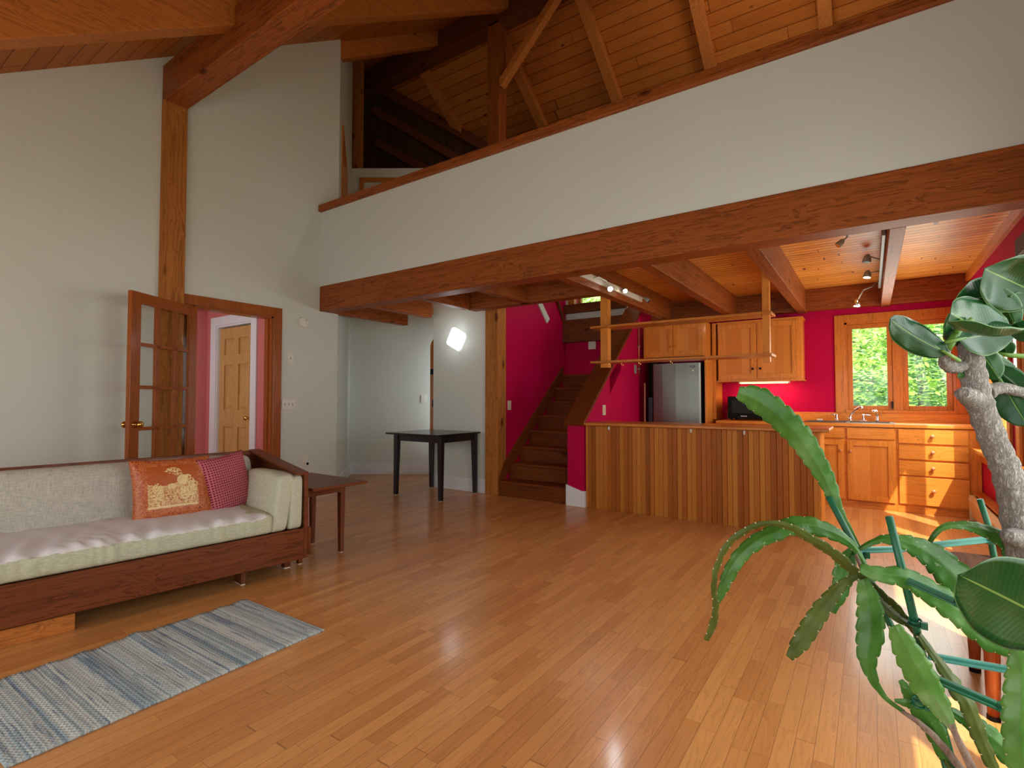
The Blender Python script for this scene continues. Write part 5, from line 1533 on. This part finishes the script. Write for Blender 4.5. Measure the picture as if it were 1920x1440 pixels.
        (0.092, 1.238, 0.529, 0.0163, 0.0013, 0.0049),
        (0.096, 1.238, 0.513, 0.0129, 0.0007, 0.0033),
        (0.100, 1.237, 0.496, 0.0094, 0.0005, 0.0024),
    ]),
    ('pale', [
        (0.114, 1.293, 0.562, 0.0018, 0.0042, 0.0057),
        (0.127, 1.298, 0.554, 0.0029, 0.0065, 0.0089),
        (0.140, 1.303, 0.547, 0.0043, 0.0086, 0.0119),
        (0.152, 1.308, 0.538, 0.0064, 0.0102, 0.0142),
        (0.165, 1.313, 0.528, 0.0084, 0.0111, 0.0156),
        (0.178, 1.319, 0.516, 0.0101, 0.0117, 0.0165),
        (0.191, 1.324, 0.505, 0.0119, 0.0118, 0.0166),
        (0.201, 1.327, 0.495, 0.0134, 0.0113, 0.0157),
        (0.210, 1.329, 0.485, 0.0137, 0.0108, 0.0149),
        (0.218, 1.332, 0.475, 0.0134, 0.0105, 0.0145),
    ]),
    ('edge', [
        (0.185, 1.165, 0.760, 0.0043, 0.0003, 0.0007),
        (0.188, 1.165, 0.744, 0.0096, 0.0007, 0.0015),
        (0.190, 1.165, 0.728, 0.0149, 0.0008, 0.0018),
        (0.192, 1.165, 0.711, 0.0192, 0.0005, 0.0005),
        (0.191, 1.163, 0.692, 0.0216, -0.0001, -0.0012),
        (0.190, 1.161, 0.673, 0.0227, -0.0003, -0.0018),
        (0.188, 1.158, 0.654, 0.0234, -0.0002, -0.0016),
        (0.187, 1.156, 0.637, 0.0234, -0.0001, -0.0014),
        (0.186, 1.154, 0.621, 0.0228, 0.0002, -0.0007),
        (0.186, 1.153, 0.606, 0.0224, 0.0008, 0.0007),
        (0.187, 1.152, 0.590, 0.0224, 0.0014, 0.0021),
        (0.189, 1.152, 0.574, 0.0226, 0.0016, 0.0027),
        (0.191, 1.152, 0.559, 0.0229, 0.0017, 0.0028),
    ]),
    ('twin', [
        (-0.033, 1.206, 0.828, 0.0021, 0.0023, 0.0019),
        (-0.022, 1.210, 0.812, 0.0030, 0.0033, 0.0027),
        (-0.011, 1.214, 0.795, 0.0039, 0.0044, 0.0036),
        (-0.001, 1.217, 0.780, 0.0045, 0.0053, 0.0044),
        (0.008, 1.220, 0.767, 0.0050, 0.0061, 0.0051),
        (0.017, 1.223, 0.756, 0.0050, 0.0067, 0.0059),
        (0.026, 1.225, 0.746, 0.0042, 0.0071, 0.0065),
        (0.035, 1.228, 0.739, 0.0028, 0.0068, 0.0064),
        (0.044, 1.230, 0.733, 0.0019, 0.0059, 0.0056),
        (0.053, 1.232, 0.728, 0.0016, 0.0049, 0.0046),
    ]),
    ('bud', [
        (0.063, 1.220, 0.586, -0.0005, -0.0016, -0.0035),
        (0.057, 1.216, 0.589, -0.0007, -0.0021, -0.0046),
        (0.051, 1.212, 0.592, -0.0006, -0.0026, -0.0058),
        (0.045, 1.207, 0.594, -0.0001, -0.0029, -0.0062),
        (0.039, 1.203, 0.595, 0.0005, -0.0025, -0.0055),
        (0.033, 1.199, 0.597, 0.0005, -0.0019, -0.0040),
        (0.027, 1.195, 0.598, 0.0003, -0.0012, -0.0026),
    ]),
]
CACTUS_STALKS = [
    ('s1', [(0.037, 1.202, 0.579, 0.0034), (0.060, 1.214, 0.563, 0.0049), (0.082, 1.225, 0.542, 0.0058), (0.103, 1.236, 0.514, 0.0068), (0.121, 1.245, 0.486, 0.0072), (0.144, 1.257, 0.431, 0.0077)]),
    ('s2', [(0.105, 1.188, 0.586, 0.0046), (0.119, 1.207, 0.547, 0.0061), (0.136, 1.229, 0.501, 0.0071), (0.150, 1.249, 0.439, 0.0076)]),
    ('s3', [(-0.029, 1.232, 0.845, 0.0032), (-0.021, 1.226, 0.825, 0.0036), (-0.014, 1.219, 0.810, 0.0041)]),
]
TRELLIS_RODS = [
    ('a', [(-0.077, 1.292, 0.944, 0.0062), (-0.024, 1.303, 0.828, 0.0064), (0.021, 1.308, 0.706, 0.0065), (0.067, 1.314, 0.595, 0.0069), (0.086, 1.298, 0.552, 0.0067), (0.108, 1.287, 0.447, 0.0070), (0.122, 1.269, 0.377, 0.0069)]),
    ('b', [(0.025, 1.205, 0.931, 0.0065), (0.047, 1.221, 0.814, 0.0070), (0.061, 1.230, 0.735, 0.0069), (0.071, 1.235, 0.675, 0.0069), (0.094, 1.250, 0.568, 0.0069), (0.116, 1.265, 0.462, 0.0074), (0.134, 1.277, 0.377, 0.0073)]),
    ('c', [(0.196, 1.543, 0.929, 0.0059), (0.209, 1.544, 0.873, 0.0059), (0.215, 1.540, 0.817, 0.0061), (0.229, 1.543, 0.721, 0.0064), (0.248, 1.552, 0.574, 0.0063), (0.267, 1.560, 0.408, 0.0063), (0.276, 1.562, 0.255, 0.0068)]),
]
TRELLIS_SLATS = [
    ('1', [(-0.029, 1.305, 0.836, 0.0067), (0.039, 1.383, 0.831, 0.0068), (0.211, 1.532, 0.846, 0.0081)]),
    ('3', [(0.050, 1.197, 0.820, 0.0063), (0.114, 1.187, 0.799, 0.0070), (0.188, 1.184, 0.769, 0.0079)]),
    ('4', [(0.085, 1.318, 0.646, 0.0068), (0.215, 1.384, 0.628, 0.0082)]),
    ('5', [(0.083, 1.195, 0.656, 0.0071), (0.169, 1.219, 0.625, 0.0087), (0.215, 1.215, 0.616, 0.0089)]),
]
TRELLIS_TIES = [
    (0.061, 1.225, 0.738),
    (0.054, 1.224, 0.808),
    (-0.024, 1.321, 0.828),
    (0.210, 1.531, 0.844),
    (0.063, 1.213, 0.599),
]
TRUNK = [
    ('trunk', [(0.159, 1.323, 1.262, 0.0175), (0.161, 1.323, 1.221, 0.0206), (0.167, 1.327, 1.175, 0.0216), (0.175, 1.332, 1.134, 0.0215), (0.188, 1.341, 1.088, 0.0220), (0.201, 1.349, 1.047, 0.0225), (0.213, 1.357, 1.007, 0.0235), (0.223, 1.364, 0.956, 0.0244), (0.230, 1.369, 0.895, 0.0264), (0.243, 1.378, 0.825, 0.0274), (0.270, 1.399, 0.714, 0.0284), (0.304, 1.426, 0.563, 0.0303), (0.342, 1.457, 0.372, 0.0323)]),
    ('stub', [(0.168, 1.321, 1.147, 0.0204), (0.152, 1.291, 1.157, 0.0161), (0.139, 1.264, 1.162, 0.0109)]),
    ('spur', [(0.185, 1.344, 1.165, 0.0155), (0.210, 1.361, 1.173, 0.0103), (0.248, 1.388, 1.162, 0.0093), (0.299, 1.423, 1.149, 0.0082)]),
    ('knot', [(0.228, 1.360, 0.887, 0.0222), (0.211, 1.317, 0.898, 0.0148), (0.197, 1.277, 0.906, 0.0096)]),
    ('hook', [(0.154, 1.320, 1.218, 0.0134), (0.134, 1.298, 1.212, 0.0123), (0.120, 1.279, 1.217, 0.0107), (0.116, 1.267, 1.232, 0.0086), (0.120, 1.260, 1.247, 0.0065)]),
]
SHOOTS = [
    ('g1', [(0.120, 1.260, 1.244, 0.0065), (0.127, 1.264, 1.259, 0.0075), (0.136, 1.270, 1.277, 0.0065), (0.147, 1.277, 1.291, 0.0050), (0.159, 1.284, 1.301, 0.0040)]),
    ('g2', [(0.134, 1.262, 1.274, 0.0040), (0.137, 1.261, 1.288, 0.0030), (0.140, 1.259, 1.300, 0.0020)]),
    ('g3', [(0.107, 1.239, 1.243, 0.0020), (0.099, 1.233, 1.250, 0.0020), (0.090, 1.226, 1.252, 0.0015)]),
    ('g4', [(0.204, 1.379, 1.242, 0.0032), (0.223, 1.384, 1.237, 0.0042), (0.256, 1.398, 1.234, 0.0052), (0.296, 1.418, 1.234, 0.0052)]),
    ('g5', [(0.233, 1.407, 1.330, 0.0042), (0.251, 1.402, 1.336, 0.0058), (0.281, 1.404, 1.345, 0.0062)]),
]
RUBBER_LEAVES = [
    ('L1', (0.121, 1.249, 1.234), (0.031, 1.135, 1.293), (-0.0122, -0.0028, -0.0240), 0.25, 0.08),
    ('L2', (0.229, 1.371, 1.275), (0.120, 1.209, 1.305), (-0.0163, 0.0028, -0.0447), 0.3, 0.1),
    ('L3', (0.226, 1.247, 1.272), (0.109, 1.117, 1.281), (-0.0202, 0.0181, -0.0013), 0.3, -0.1),
    ('L4', (0.137, 1.259, 1.262), (0.228, 1.345, 1.289), (-0.0167, 0.0073, 0.0333), 0.2, 0.08),
    ('L5', (0.273, 1.398, 1.353), (0.176, 1.269, 1.390), (-0.0324, 0.0124, -0.0417), -0.45, 0.12),
    ('L6', (0.248, 1.405, 1.365), (0.133, 1.277, 1.330), (0.0012, 0.0098, -0.0400), -0.2, 0.1),
    ('L7', (0.238, 1.401, 1.294), (0.203, 1.349, 1.365), (-0.0191, 0.0069, -0.0046), 0.5, 0.05),
    ('L8', (0.266, 1.443, 1.326), (0.225, 1.365, 1.350), (-0.0161, 0.0045, -0.0128), 0.1, 0.05),
    ('L9', (0.171, 1.355, 1.265), (0.212, 1.409, 1.237), (0.0064, 0.0037, 0.0165), 0.2, 0.05),
    ('L10', (0.171, 1.331, 1.250), (0.205, 1.357, 1.189), (0.0189, 0.0004, 0.0105), 0.2, -0.08),
    ('L11', (0.200, 1.351, 1.240), (0.231, 1.374, 1.214), (0.0020, 0.0046, 0.0065), 0.2, 0.05),
    ('L12', (0.204, 1.392, 1.215), (0.248, 1.388, 1.162), (0.0181, -0.0034, 0.0154), 0.2, 0.08),
    ('L13', (0.215, 1.388, 1.179), (0.250, 1.391, 1.098), (0.0277, 0.0008, 0.0120), 0.2, 0.05),
    ('L14', (0.216, 1.386, 1.265), (0.227, 1.407, 1.236), (0.0152, -0.0027, 0.0036), 0.2, 0.0),
    ('L15', (0.156, 1.323, 1.201), (0.136, 1.285, 1.194), (0.0003, 0.0010, -0.0060), 0.2, 0.0),
    ('L16', (0.250, 1.159, 0.791), (0.102, 1.005, 0.893), (-0.0334, -0.0085, -0.0617), -0.14, 0.06),
    ('L17', (0.244, 1.260, 1.251), (0.210, 1.236, 1.284), (-0.0177, 0.0111, -0.0100), 0.3, 0.0),
]

# ------------------------------------------------------------------ epiphyllum cactus
s = NT('cactus_skin')
v = s.obj(spread=9.0)
n1 = s.noise(v, 9, 3, .6)
n2 = s.noise(v, 60, 3, .6)
c = s.ramp(n1, [(.3, srgb(48, 98, 26)), (.55, srgb(76, 130, 48)), (.75, srgb(112, 158, 88))])
c = s.mix(s.math('MULTIPLY', s.math('GREATER_THAN', n2, .68), .5), c, srgb(150, 176, 140))
s.bump(n2, .15, .002)
s.bsdf.inputs['Subsurface Weight'].default_value = 0.0
MCA = s.fin(c, .38, spec=.45)
s = NT('cactus_skin_olive')
v = s.obj(spread=9.0)
c = s.ramp(s.noise(v, 10, 3, .6), [(.3, srgb(62, 74, 24)), (.6, srgb(92, 106, 44)), (.8, srgb(70, 116, 50))])
MCO = s.fin(c, .42, spec=.4)
s = NT('cactus_skin_bright')
v = s.obj(spread=9.0)
c = s.ramp(s.noise(v, 12, 4, .6), [(.3, srgb(70, 126, 44)), (.55, srgb(98, 150, 66)), (.8, srgb(160, 190, 140))])
MCB = s.fin(c, .3, spec=.5)
s = NT('woody_cactus_stalk')
c = s.ramp(s.noise(s.vmath('MULTIPLY', s.obj(), (60, 60, 20)), 1.0, 4, .6), [(.35, srgb(120, 92, 80)), (.6, srgb(168, 146, 130)), (.8, srgb(110, 110, 80))])
MCW = s.fin(c, .8, spec=.2)
MAR = plain('areole', srgb(206, 190, 160), .8)

cp = thing('cactus_plant', 'leggy orchid cactus with flat notched stems sprawling over a green trellis', 'plant', (.12, 1.28, 0))
def stem_mesh(name, rows, mat, parent, seed, notch=True, thick=.0026):
    """Flat stem: midrib ridge, scalloped edges with small areoles in the notches, real thickness."""
    rnd = random.Random(seed)
    pts = [Vector(r[:3]) for r in rows]; side = [Vector(r[3:]) for r in rows]
    # resample along the length
    cum = [0]
    for a, b_ in zip(pts[:-1], pts[1:]): cum.append(cum[-1] + (b_ - a).length)
    L = cum[-1]; step = .003; N = max(8, int(L / step))
    P, S = [], []
    k = 0
    for i in range(N + 1):
        d = L * i / N
        while k < len(cum) - 2 and cum[k + 1] < d: k += 1
        f = (d - cum[k]) / max(1e-6, cum[k + 1] - cum[k])
        P.append(pts[k].lerp(pts[k + 1], f)); S.append(side[k].lerp(side[k + 1], f))
    per = .020 + .008 * rnd.random()
    mb = MB(); ar = MB()
    cols = [-1.0, -.62, -.14, 0, .14, .62, 1.0]
    nc = len(cols)
    front, back = [], []
    for i in range(N + 1):
        T = (P[min(i + 1, N)] - P[max(i - 1, 0)]).normalized()
        n_ = S[i].cross(T).normalized()
        w = S[i].length
        d = L * i / N
        fr, bk_ = [], []
        for c_ in cols:
            q = 1.0
            if notch and abs(c_) > .9 and w > .006:
                ph = (d / per + (.5 if c_ > 0 else 0)) % 1.0
                q = 1.0 - .17 * (1 - ph) ** 1.5 - .10 * max(0, ph - .82) / .18
            bend = -.10 * w * (1 - c_ * c_) if abs(c_) < 1 else 0
            ridge = (.0018 if abs(c_) < .1 else 0) * min(1, w / .012)
            wav = .0016 * math.sin(d * 150 + c_ * 2) * abs(c_) * min(1, w / .015)
            base = P[i] + S[i] * (c_ * q) + n_ * (bend + wav)
            th = thick * (.5 if abs(c_) > .9 else 1) * min(1.0, .35 + w / .02)
            fr.append(len(mb.v)); mb.v.append(tuple(base + n_ * (th / 2 + ridge)))
            bk_.append(len(mb.v)); mb.v.append(tuple(base - n_ * (th / 2 + ridge)))
            if notch and abs(c_) > .9 and w > .007:
                ph0 = ((d - L / N) / per + (.5 if c_ > 0 else 0)) % 1.0
                if ph0 > ph: ar.lathe([(.0002, -.0016), (.0014, -.0008), (.0016, 0.0006), (.0004, .0018)], tuple(base - S[i] * (c_ * .04)), 'z', 6)
        front.append(fr); back.append(bk_)
    for i in range(N):
        for j in range(nc - 1):
            mb.f.append((front[i][j], front[i][j + 1], front[i + 1][j + 1], front[i + 1][j]))
            mb.f.append((back[i][j + 1], back[i][j], back[i + 1][j], back[i + 1][j + 1]))
        for j in (0, nc - 1): mb.f.append((front[i][j], front[i + 1][j], back[i + 1][j], back[i][j]))
    for i in (0, N):
        for j in range(nc - 1): mb.f.append((front[i][j], front[i][j + 1], back[i][j + 1], back[i][j]))
    o = mb.build(name, mat, parent, smooth=True)
    if ar.v: ar.build('areoles', MAR, o)
    return o
olive = {'edgeon', 'brown', 'twin', 'downleft'}
bright = {'front', 'edge'}
for i, (nm, rows) in enumerate(CACTUS_STEMS):
    stem_mesh('stem', rows, MCO if nm in olive else MCB if nm in bright else MCA, cp, i, notch=nm != 'bud')
for nm, pts in CACTUS_STALKS:
    MB().tube([q[:3] for q in pts], [q[3] for q in pts], 10).build('woody_stalk', MCW, cp, smooth=True)
# stalks running down to the soil
for q in ((.155, 1.30, .40, .02), (.135, 1.235, .40, .015)):
    pass
base = Vector((.20, 1.20, .33))
for nm, pts in CACTUS_STALKS[:2]:
    e_ = Vector(pts[-1][:3])
    MB().tube([e_, e_.lerp(base, .5) + Vector((.01, 0, .01)), base], [pts[-1][3]] * 3, 8).build('woody_stalk', MCW, cp, smooth=True)
for nm in ('brown', 'edge', 'pale', 'dark'):
    rows = dict(CACTUS_STEMS)[nm]
    e_ = Vector(rows[-1][:3])
    MB().tube([e_, e_.lerp(base, .5), base + Vector((.02 * len(nm) - .08, .01, 0))], [.004, .005, .006], 8).build('woody_stalk', MCO, cp, smooth=True)

tl_ = thing('plant_trellis', 'green plastic trellis of rods and slats holding up the cactus', 'trellis', (.2, 1.2, .33))
for nm, pts in TRELLIS_RODS:
    p_ = [Vector(q[:3]) for q in pts]
    tgt = base + Vector({'a': (-.04, .03, 0), 'b': (-.01, -.03, 0), 'c': (.07, .05, 0)}[nm])
    MB().tube(p_ + [tgt], [q[3] for q in pts] + [pts[-1][3]], 12).build('rod', M['green_pl'] if nm != 'c' else M['green_pl'], tl_, smooth=True)
for nm, pts in TRELLIS_SLATS:
    mb = MB()
    for a, b_ in zip(pts[:-1], pts[1:]):
        a3, b3 = Vector(a[:3]), Vector(b_[:3])
        h = (a[3] + b_[3])
        mb.bar(a3, b3, .005, h * .95).bar(a3 + Vector((0, -.003, h * .28)), b3 + Vector((0, -.003, h * .28)), .004, h * .3).bar(a3 - Vector((0, .003, h * .28)), b3 - Vector((0, .003, h * .28)), .004, h * .3)
    mb.build('slat', M['green_lt'] if nm in '14' else M['green_pl'], tl_, bevel=.0008, seg=1)
for x, y, z in TRELLIS_TIES:
    mb = MB()
    for dz in (-.004, .003):
        mb.tube([(x + .0095 * math.cos(a), y + .0095 * math.sin(a), z + dz + .002 * math.sin(a)) for a in [2 * math.pi * i / 12 for i in range(13)]], .0022, 6, cap=False)
    mb.box(x + .008, x + .018, y - .012, y - .004, z - .007, z + .005)
    mb.build('tie', M['green_pl'], tl_)
pt = thing('plant_pot', 'terracotta pot holding the orchid cactus', 'pot', (.2, 1.2, 0))
MB().lathe([(.10, 0), (.135, .30), (.15, .305), (.152, .345), (.138, .345), (.128, .30), (.125, .29)], (.2, 1.2, 0), 'z', 28).build('pot_body', M['clay'], pt, smooth=False)
MB().lathe([(.127, .28), (.128, .325), (.02, .332)], (.2, 1.2, 0), 'z', 24).build('soil', M['soil'], pt)

# ------------------------------------------------------------------ rubber tree
s = NT('rubber_tree_bark')
v = s.obj()
vs = s.vmath('MULTIPLY', v, (150, 150, 42))
n1 = s.noise(vs, 1.0, 5, .7, 1.2)
rid = s.math('ABSOLUTE', s.math('SUBTRACT', n1, .5))
c = s.ramp(rid, [(.0, srgb(112, 102, 96)), (.05, srgb(180, 171, 165)), (.14, srgb(226, 220, 214)), (.3, srgb(206, 199, 193))])
c = s.mix(s.math('MULTIPLY', s.noise(v, 25, 3, .6), .4), c, srgb(178, 166, 158))
s.bump(rid, 1.0, .012)
MBK = s.fin(c, .9, spec=.15)
s = NT('rubber_leaf')
v = s.n('ShaderNodeTexCoord').outputs['UV']
x, y, z = s.xyz(v)
vein = s.math('LESS_THAN', s.math('ABSOLUTE', s.math('SUBTRACT', y, .5)), .012)
lat = s.math('SINE', s.math('MULTIPLY', s.math('ADD', x, s.math('MULTIPLY', s.math('ABSOLUTE', s.math('SUBTRACT', y, .5)), -.35)), 150.0))
rimv = s.math('GREATER_THAN', s.math('ABSOLUTE', s.math('SUBTRACT', y, .5)), .485)
rnd_ = s.n('ShaderNodeObjectInfo').outputs['Random']
c = s.ramp(rnd_, [(0, srgb(26, 78, 34)), (.5, srgb(18, 66, 28)), (1, srgb(40, 92, 36))])
c = s.mix(s.math('MULTIPLY', s.math('GREATER_THAN', lat, .8), .10), c, srgb(80, 120, 70))
c = s.mix(s.math('MULTIPLY', vein, .8), c, srgb(130, 160, 80))
c = s.mix(s.math('MULTIPLY', rimv, .6), c, srgb(130, 170, 110))
s.bump(lat, .05, .001)
MLF = s.fin(c, .27, spec=.32, coat=.05)
s = NT('green_shoot')
MSH = s.fin(s.ramp(s.noise(s.obj(), 20, 3, .6), [(.3, srgb(70, 118, 36)), (.7, srgb(120, 158, 66))]), .4)

rt = thing('rubber_tree', 'rubber tree with thick grey trunk and broad glossy leaves', 'plant', (.60, 1.10, 0))
def leaf_mesh(B, T, S, fold, curl, parent, seed):
    rnd = random.Random(seed)
    B, T, S = Vector(B), Vector(T), Vector(S)
    ax = (T - B); L = ax.length; ax.normalize()
    n_ = S.cross(ax).normalized()
    NU, NV = 26, 10
    mb = MB(); uv = []
    for side in (1, -1):
        for i in range(NU + 1):
            u = i / NU
            w = max(0.0, math.sin(math.pi * min(1, u ** .88))) ** .5
            if u > .94: w *= max(.12, (1 - u) / .06) ** .5
            if u < .05: w = max(w * .6, .03)
            lift = math.sin(u * math.pi) * curl * L
            for j in range(NV + 1):
                c_ = j / NV * 2 - 1
                z_ = lift + fold * S.length * w * abs(c_) ** 1.4 + .010 * L * math.sin(u * 17 + c_ * 2 + seed) * abs(c_)
                if j == NV // 2: z_ -= .0012
                p = B + ax * (u * L) + S * (w * c_) + n_ * (z_ + side * .0006)
                mb.v.append(tuple(p)); uv.append((u, j / NV))
    K = (NU + 1) * (NV + 1)
    for i in range(NU):
        for j in range(NV):
            a = i * (NV + 1) + j
            mb.f.append((a, a + 1, a + NV + 2, a + NV + 1)); mb.f.append((a + K, a + K + NV + 1, a + K + NV + 2, a + K + 1))
    for i in range(NU):
        for j in (0, NV):
            a = i * (NV + 1) + j; mb.f.append((a, a + NV + 1, a + NV + 1 + K, a + K))
    mb2 = MB().tube([B - ax * .03, B, B + ax * (L * .12)], [.0035, .0035, .0022], 8)
    o = mb.build('leaf', MLF, parent, smooth=True)
    me = o.data; ul = me.uv_layers.new(name='leaf')
    for lp in me.loops: ul.data[lp.index].uv = uv[lp.vertex_index]
    mb2.build('petiole', MSH, o, smooth=True)
    return o
for i, (nm, B, T, S, fold, curl) in enumerate(RUBBER_LEAVES): leaf_mesh(B, T, S, fold, curl, rt, i)
for nm, pts in TRUNK:
    P = [Vector(q[:3]) for q in pts]; rr = [q[3] for q in pts]
    # smooth resample
    n_ = len(P); PP, RR = [], []
    for i in range(n_ - 1):
        a, b_, c_, d_ = P[max(i - 1, 0)], P[i], P[i + 1], P[min(i + 2, n_ - 1)]
        for k in range(5):
            t = k / 5
            PP.append(.5 * ((2 * b_) + (c_ - a) * t + (2 * a - 5 * b_ + 4 * c_ - d_) * t * t + (3 * b_ - a - 3 * c_ + d_) * t ** 3))
            RR.append((rr[i] * (1 - t) + rr[i + 1] * t) * (1 + .05 * math.sin(i * 3.1 + k * 1.9)))
    PP.append(P[-1]); RR.append(rr[-1])
    if nm == 'trunk':
        e_ = PP[-1]; PP += [e_.lerp(Vector((.60, 1.10, .36)), .5), Vector((.60, 1.10, .34))]; RR += [rr[-1]] * 2
    mb = MB().tube(PP, RR, 18)
    rn = random.Random(5)
    mb.v = [tuple(Vector(q) + Vector((rn.uniform(-1, 1), rn.uniform(-1, 1), rn.uniform(-1, 1))) * .0012) for q in mb.v]
    mb.build({'trunk': 'trunk', 'hook': 'branch', 'spur': 'branch'}.get(nm, 'branch_stub'), MBK, rt, smooth=True)
for nm, pts in SHOOTS:
    MB().tube([q[:3] for q in pts], [q[3] for q in pts], 10).build('shoot', MSH, rt, smooth=True)
pt = thing('plant_pot', 'large terracotta pot holding the rubber tree', 'pot', (.60, 1.10, 0))
MB().lathe([(.13, 0), (.19, .33), (.205, .335), (.207, .38), (.19, .38), (.178, .33)], (.60, 1.10, 0), 'z', 28).build('pot_body', M['clay'], pt)
MB().lathe([(.176, .32), (.178, .35), (.03, .36)], (.60, 1.10, 0), 'z', 24).build('soil', M['soil'], pt)

# ------------------------------------------------------------------ garden outside
struct('ground_outside', MB().box(-16, 16, 8.3, 30, -1.3, -1.2).box(1.3, 16, -8, 8.3, -1.3, -1.2), plain('lawn', srgb(96, 130, 60), .9), 'green lawn outside the kitchen', 'lawn')
MH = NT('wooded_hillside')
hn = MH.noise(MH.obj(), 1.6, 6, .75)
MHILL = MH.fin(MH.ramp(hn, [(.35, srgb(96, 138, 78)), (.5, srgb(150, 190, 110)), (.65, srgb(196, 222, 150))]), .95, spec=.1)
struct('hill', MB().prism([(20.5, -1.3), (34, 9.5), (36, 9.5), (36, -1.3)], 'x', -22, 26), MHILL, 'green wooded hillside rising behind the trees', 'hill')
def leafmat(name, a, b_, c_):
    s = NT(name)
    n = s.noise(s.obj(), 7.0, 3, .6)
    col = s.ramp(n, [(.3, a), (.5, b_), (.72, c_)])
    s.bsdf.inputs['Transmission Weight'].default_value = 0
    s.fin(col, .6, spec=.25)
    tl = s.n('ShaderNodeBsdfTranslucent'); s.l(col, tl.inputs[0])
    mx = s.n('ShaderNodeMixShader'); mx.inputs[0].default_value = .35
    s.l(s.bsdf.outputs[0], mx.inputs[1]); s.l(tl.outputs[0], mx.inputs[2]); s.l(mx.outputs[0], s.out.inputs[0])
    return s.m
LM = [leafmat('maple_leaves', srgb(110, 168, 60), srgb(166, 206, 96), srgb(206, 230, 140)),
      leafmat('hemlock_needles', srgb(78, 122, 84), srgb(116, 160, 108), srgb(160, 192, 136)),
      leafmat('shrub_leaves', srgb(140, 190, 80), srgb(190, 220, 120), srgb(224, 240, 170))]
MTR = plain('tree_bark', srgb(92, 84, 76), .9)
def tree(label, c, r, nleaf, size, mat, seed, droop=.3):
    rnd = random.Random(seed)
    t = thing('tree', label, 'tree', (c[0], c[1], -1.2), 'trees outside the kitchen window')
    mb = MB()
    # leaves gathered on drooping sprays
    nspray = max(20, nleaf // 26)
    for k in range(nspray):
        while True:
            d = Vector((rnd.uniform(-1, 1), rnd.uniform(-1, 1), rnd.uniform(-1, 1)))
            if .25 < d.length < 1: break
        p = Vector(c) + Vector((d.x * r[0], d.y * r[1], d.z * r[2]))
        dirv = Vector((d.x + rnd.uniform(-.5, .5), d.y + rnd.uniform(-.5, .5), -droop + rnd.uniform(-.2, .3))).normalized()
        for i in range(26):
            q = p + dirv * (i * size * .55) + Vector((rnd.gauss(0, 1), rnd.gauss(0, 1), rnd.gauss(0, .6))) * size * 1.1
            a = Vector((rnd.uniform(-1, 1), rnd.uniform(-1, 1), rnd.uniform(-.35, .35))).normalized()
            u = Vector((rnd.uniform(-.4, .4), rnd.uniform(-.9, .1), 1)).normalized()
            b_ = u.cross(a).normalized()
            s1 = size * rnd.uniform(.6, 1.15)
            mb.add([q - a * s1 * .6, q + b_ * s1 * .32 + a * s1 * .05, q + a * s1 * .6, q - b_ * s1 * .32 + a * s1 * .05], [(0, 1, 2, 3)])
    me = mb.build('crown', mat, t)
    tr_ = MB().tube([(c[0], c[1], -1.2), (c[0] + .05, c[1], 0), (c[0], c[1] + .05, c[2]), (c[0], c[1], c[2] + r[2] * .7)], [.11, .09, .06, .02], 10)
    for k in range(6):
        z0 = c[2] - r[2] * .6 + k * r[2] * .22; a = k * 2.4
        tr_.tube([(c[0], c[1], z0), (c[0] + math.cos(a) * r[0] * .4, c[1] + math.sin(a) * r[1] * .4, z0 + .15), (c[0] + math.cos(a) * r[0] * .8, c[1] + math.sin(a) * r[1] * .8, z0 + .1)], [.03, .02, .008], 6)
    tr_.build('trunk', MTR, t)
    return t
tree('bright maple filling the left kitchen window pane', (-.7, 11.6, 2.1), (1.0, .9, 1.2), 4200, .12, LM[0], 1)
tree('pale shrub low in the left kitchen window pane', (.1, 10.0, .45), (.8, .5, .55), 2400, .11, LM[2], 2)
tree('dark feathery evergreen in the right kitchen window pane', (1.7, 13.2, 1.5), (1.1, .9, 1.9), 4600, .12, LM[1], 3, .55)
tree('light green maple top at the upper right of the kitchen window', (3.0, 15.6, 3.6), (2.0, .9, 1.6), 4200, .16, LM[0], 4)
tree('tall tree closing the view behind the maples', (1.2, 19.5, 2.8), (5.0, 1.4, 4.0), 9000, .26, LM[1], 6)
tree('leafy tree outside the high stair window', (-4.75, 10.4, 3.5), (.9, .5, .9), 3600, .085, LM[0], 7)

for o in bpy.data.objects:
    if '_o' in o: del o['_o']
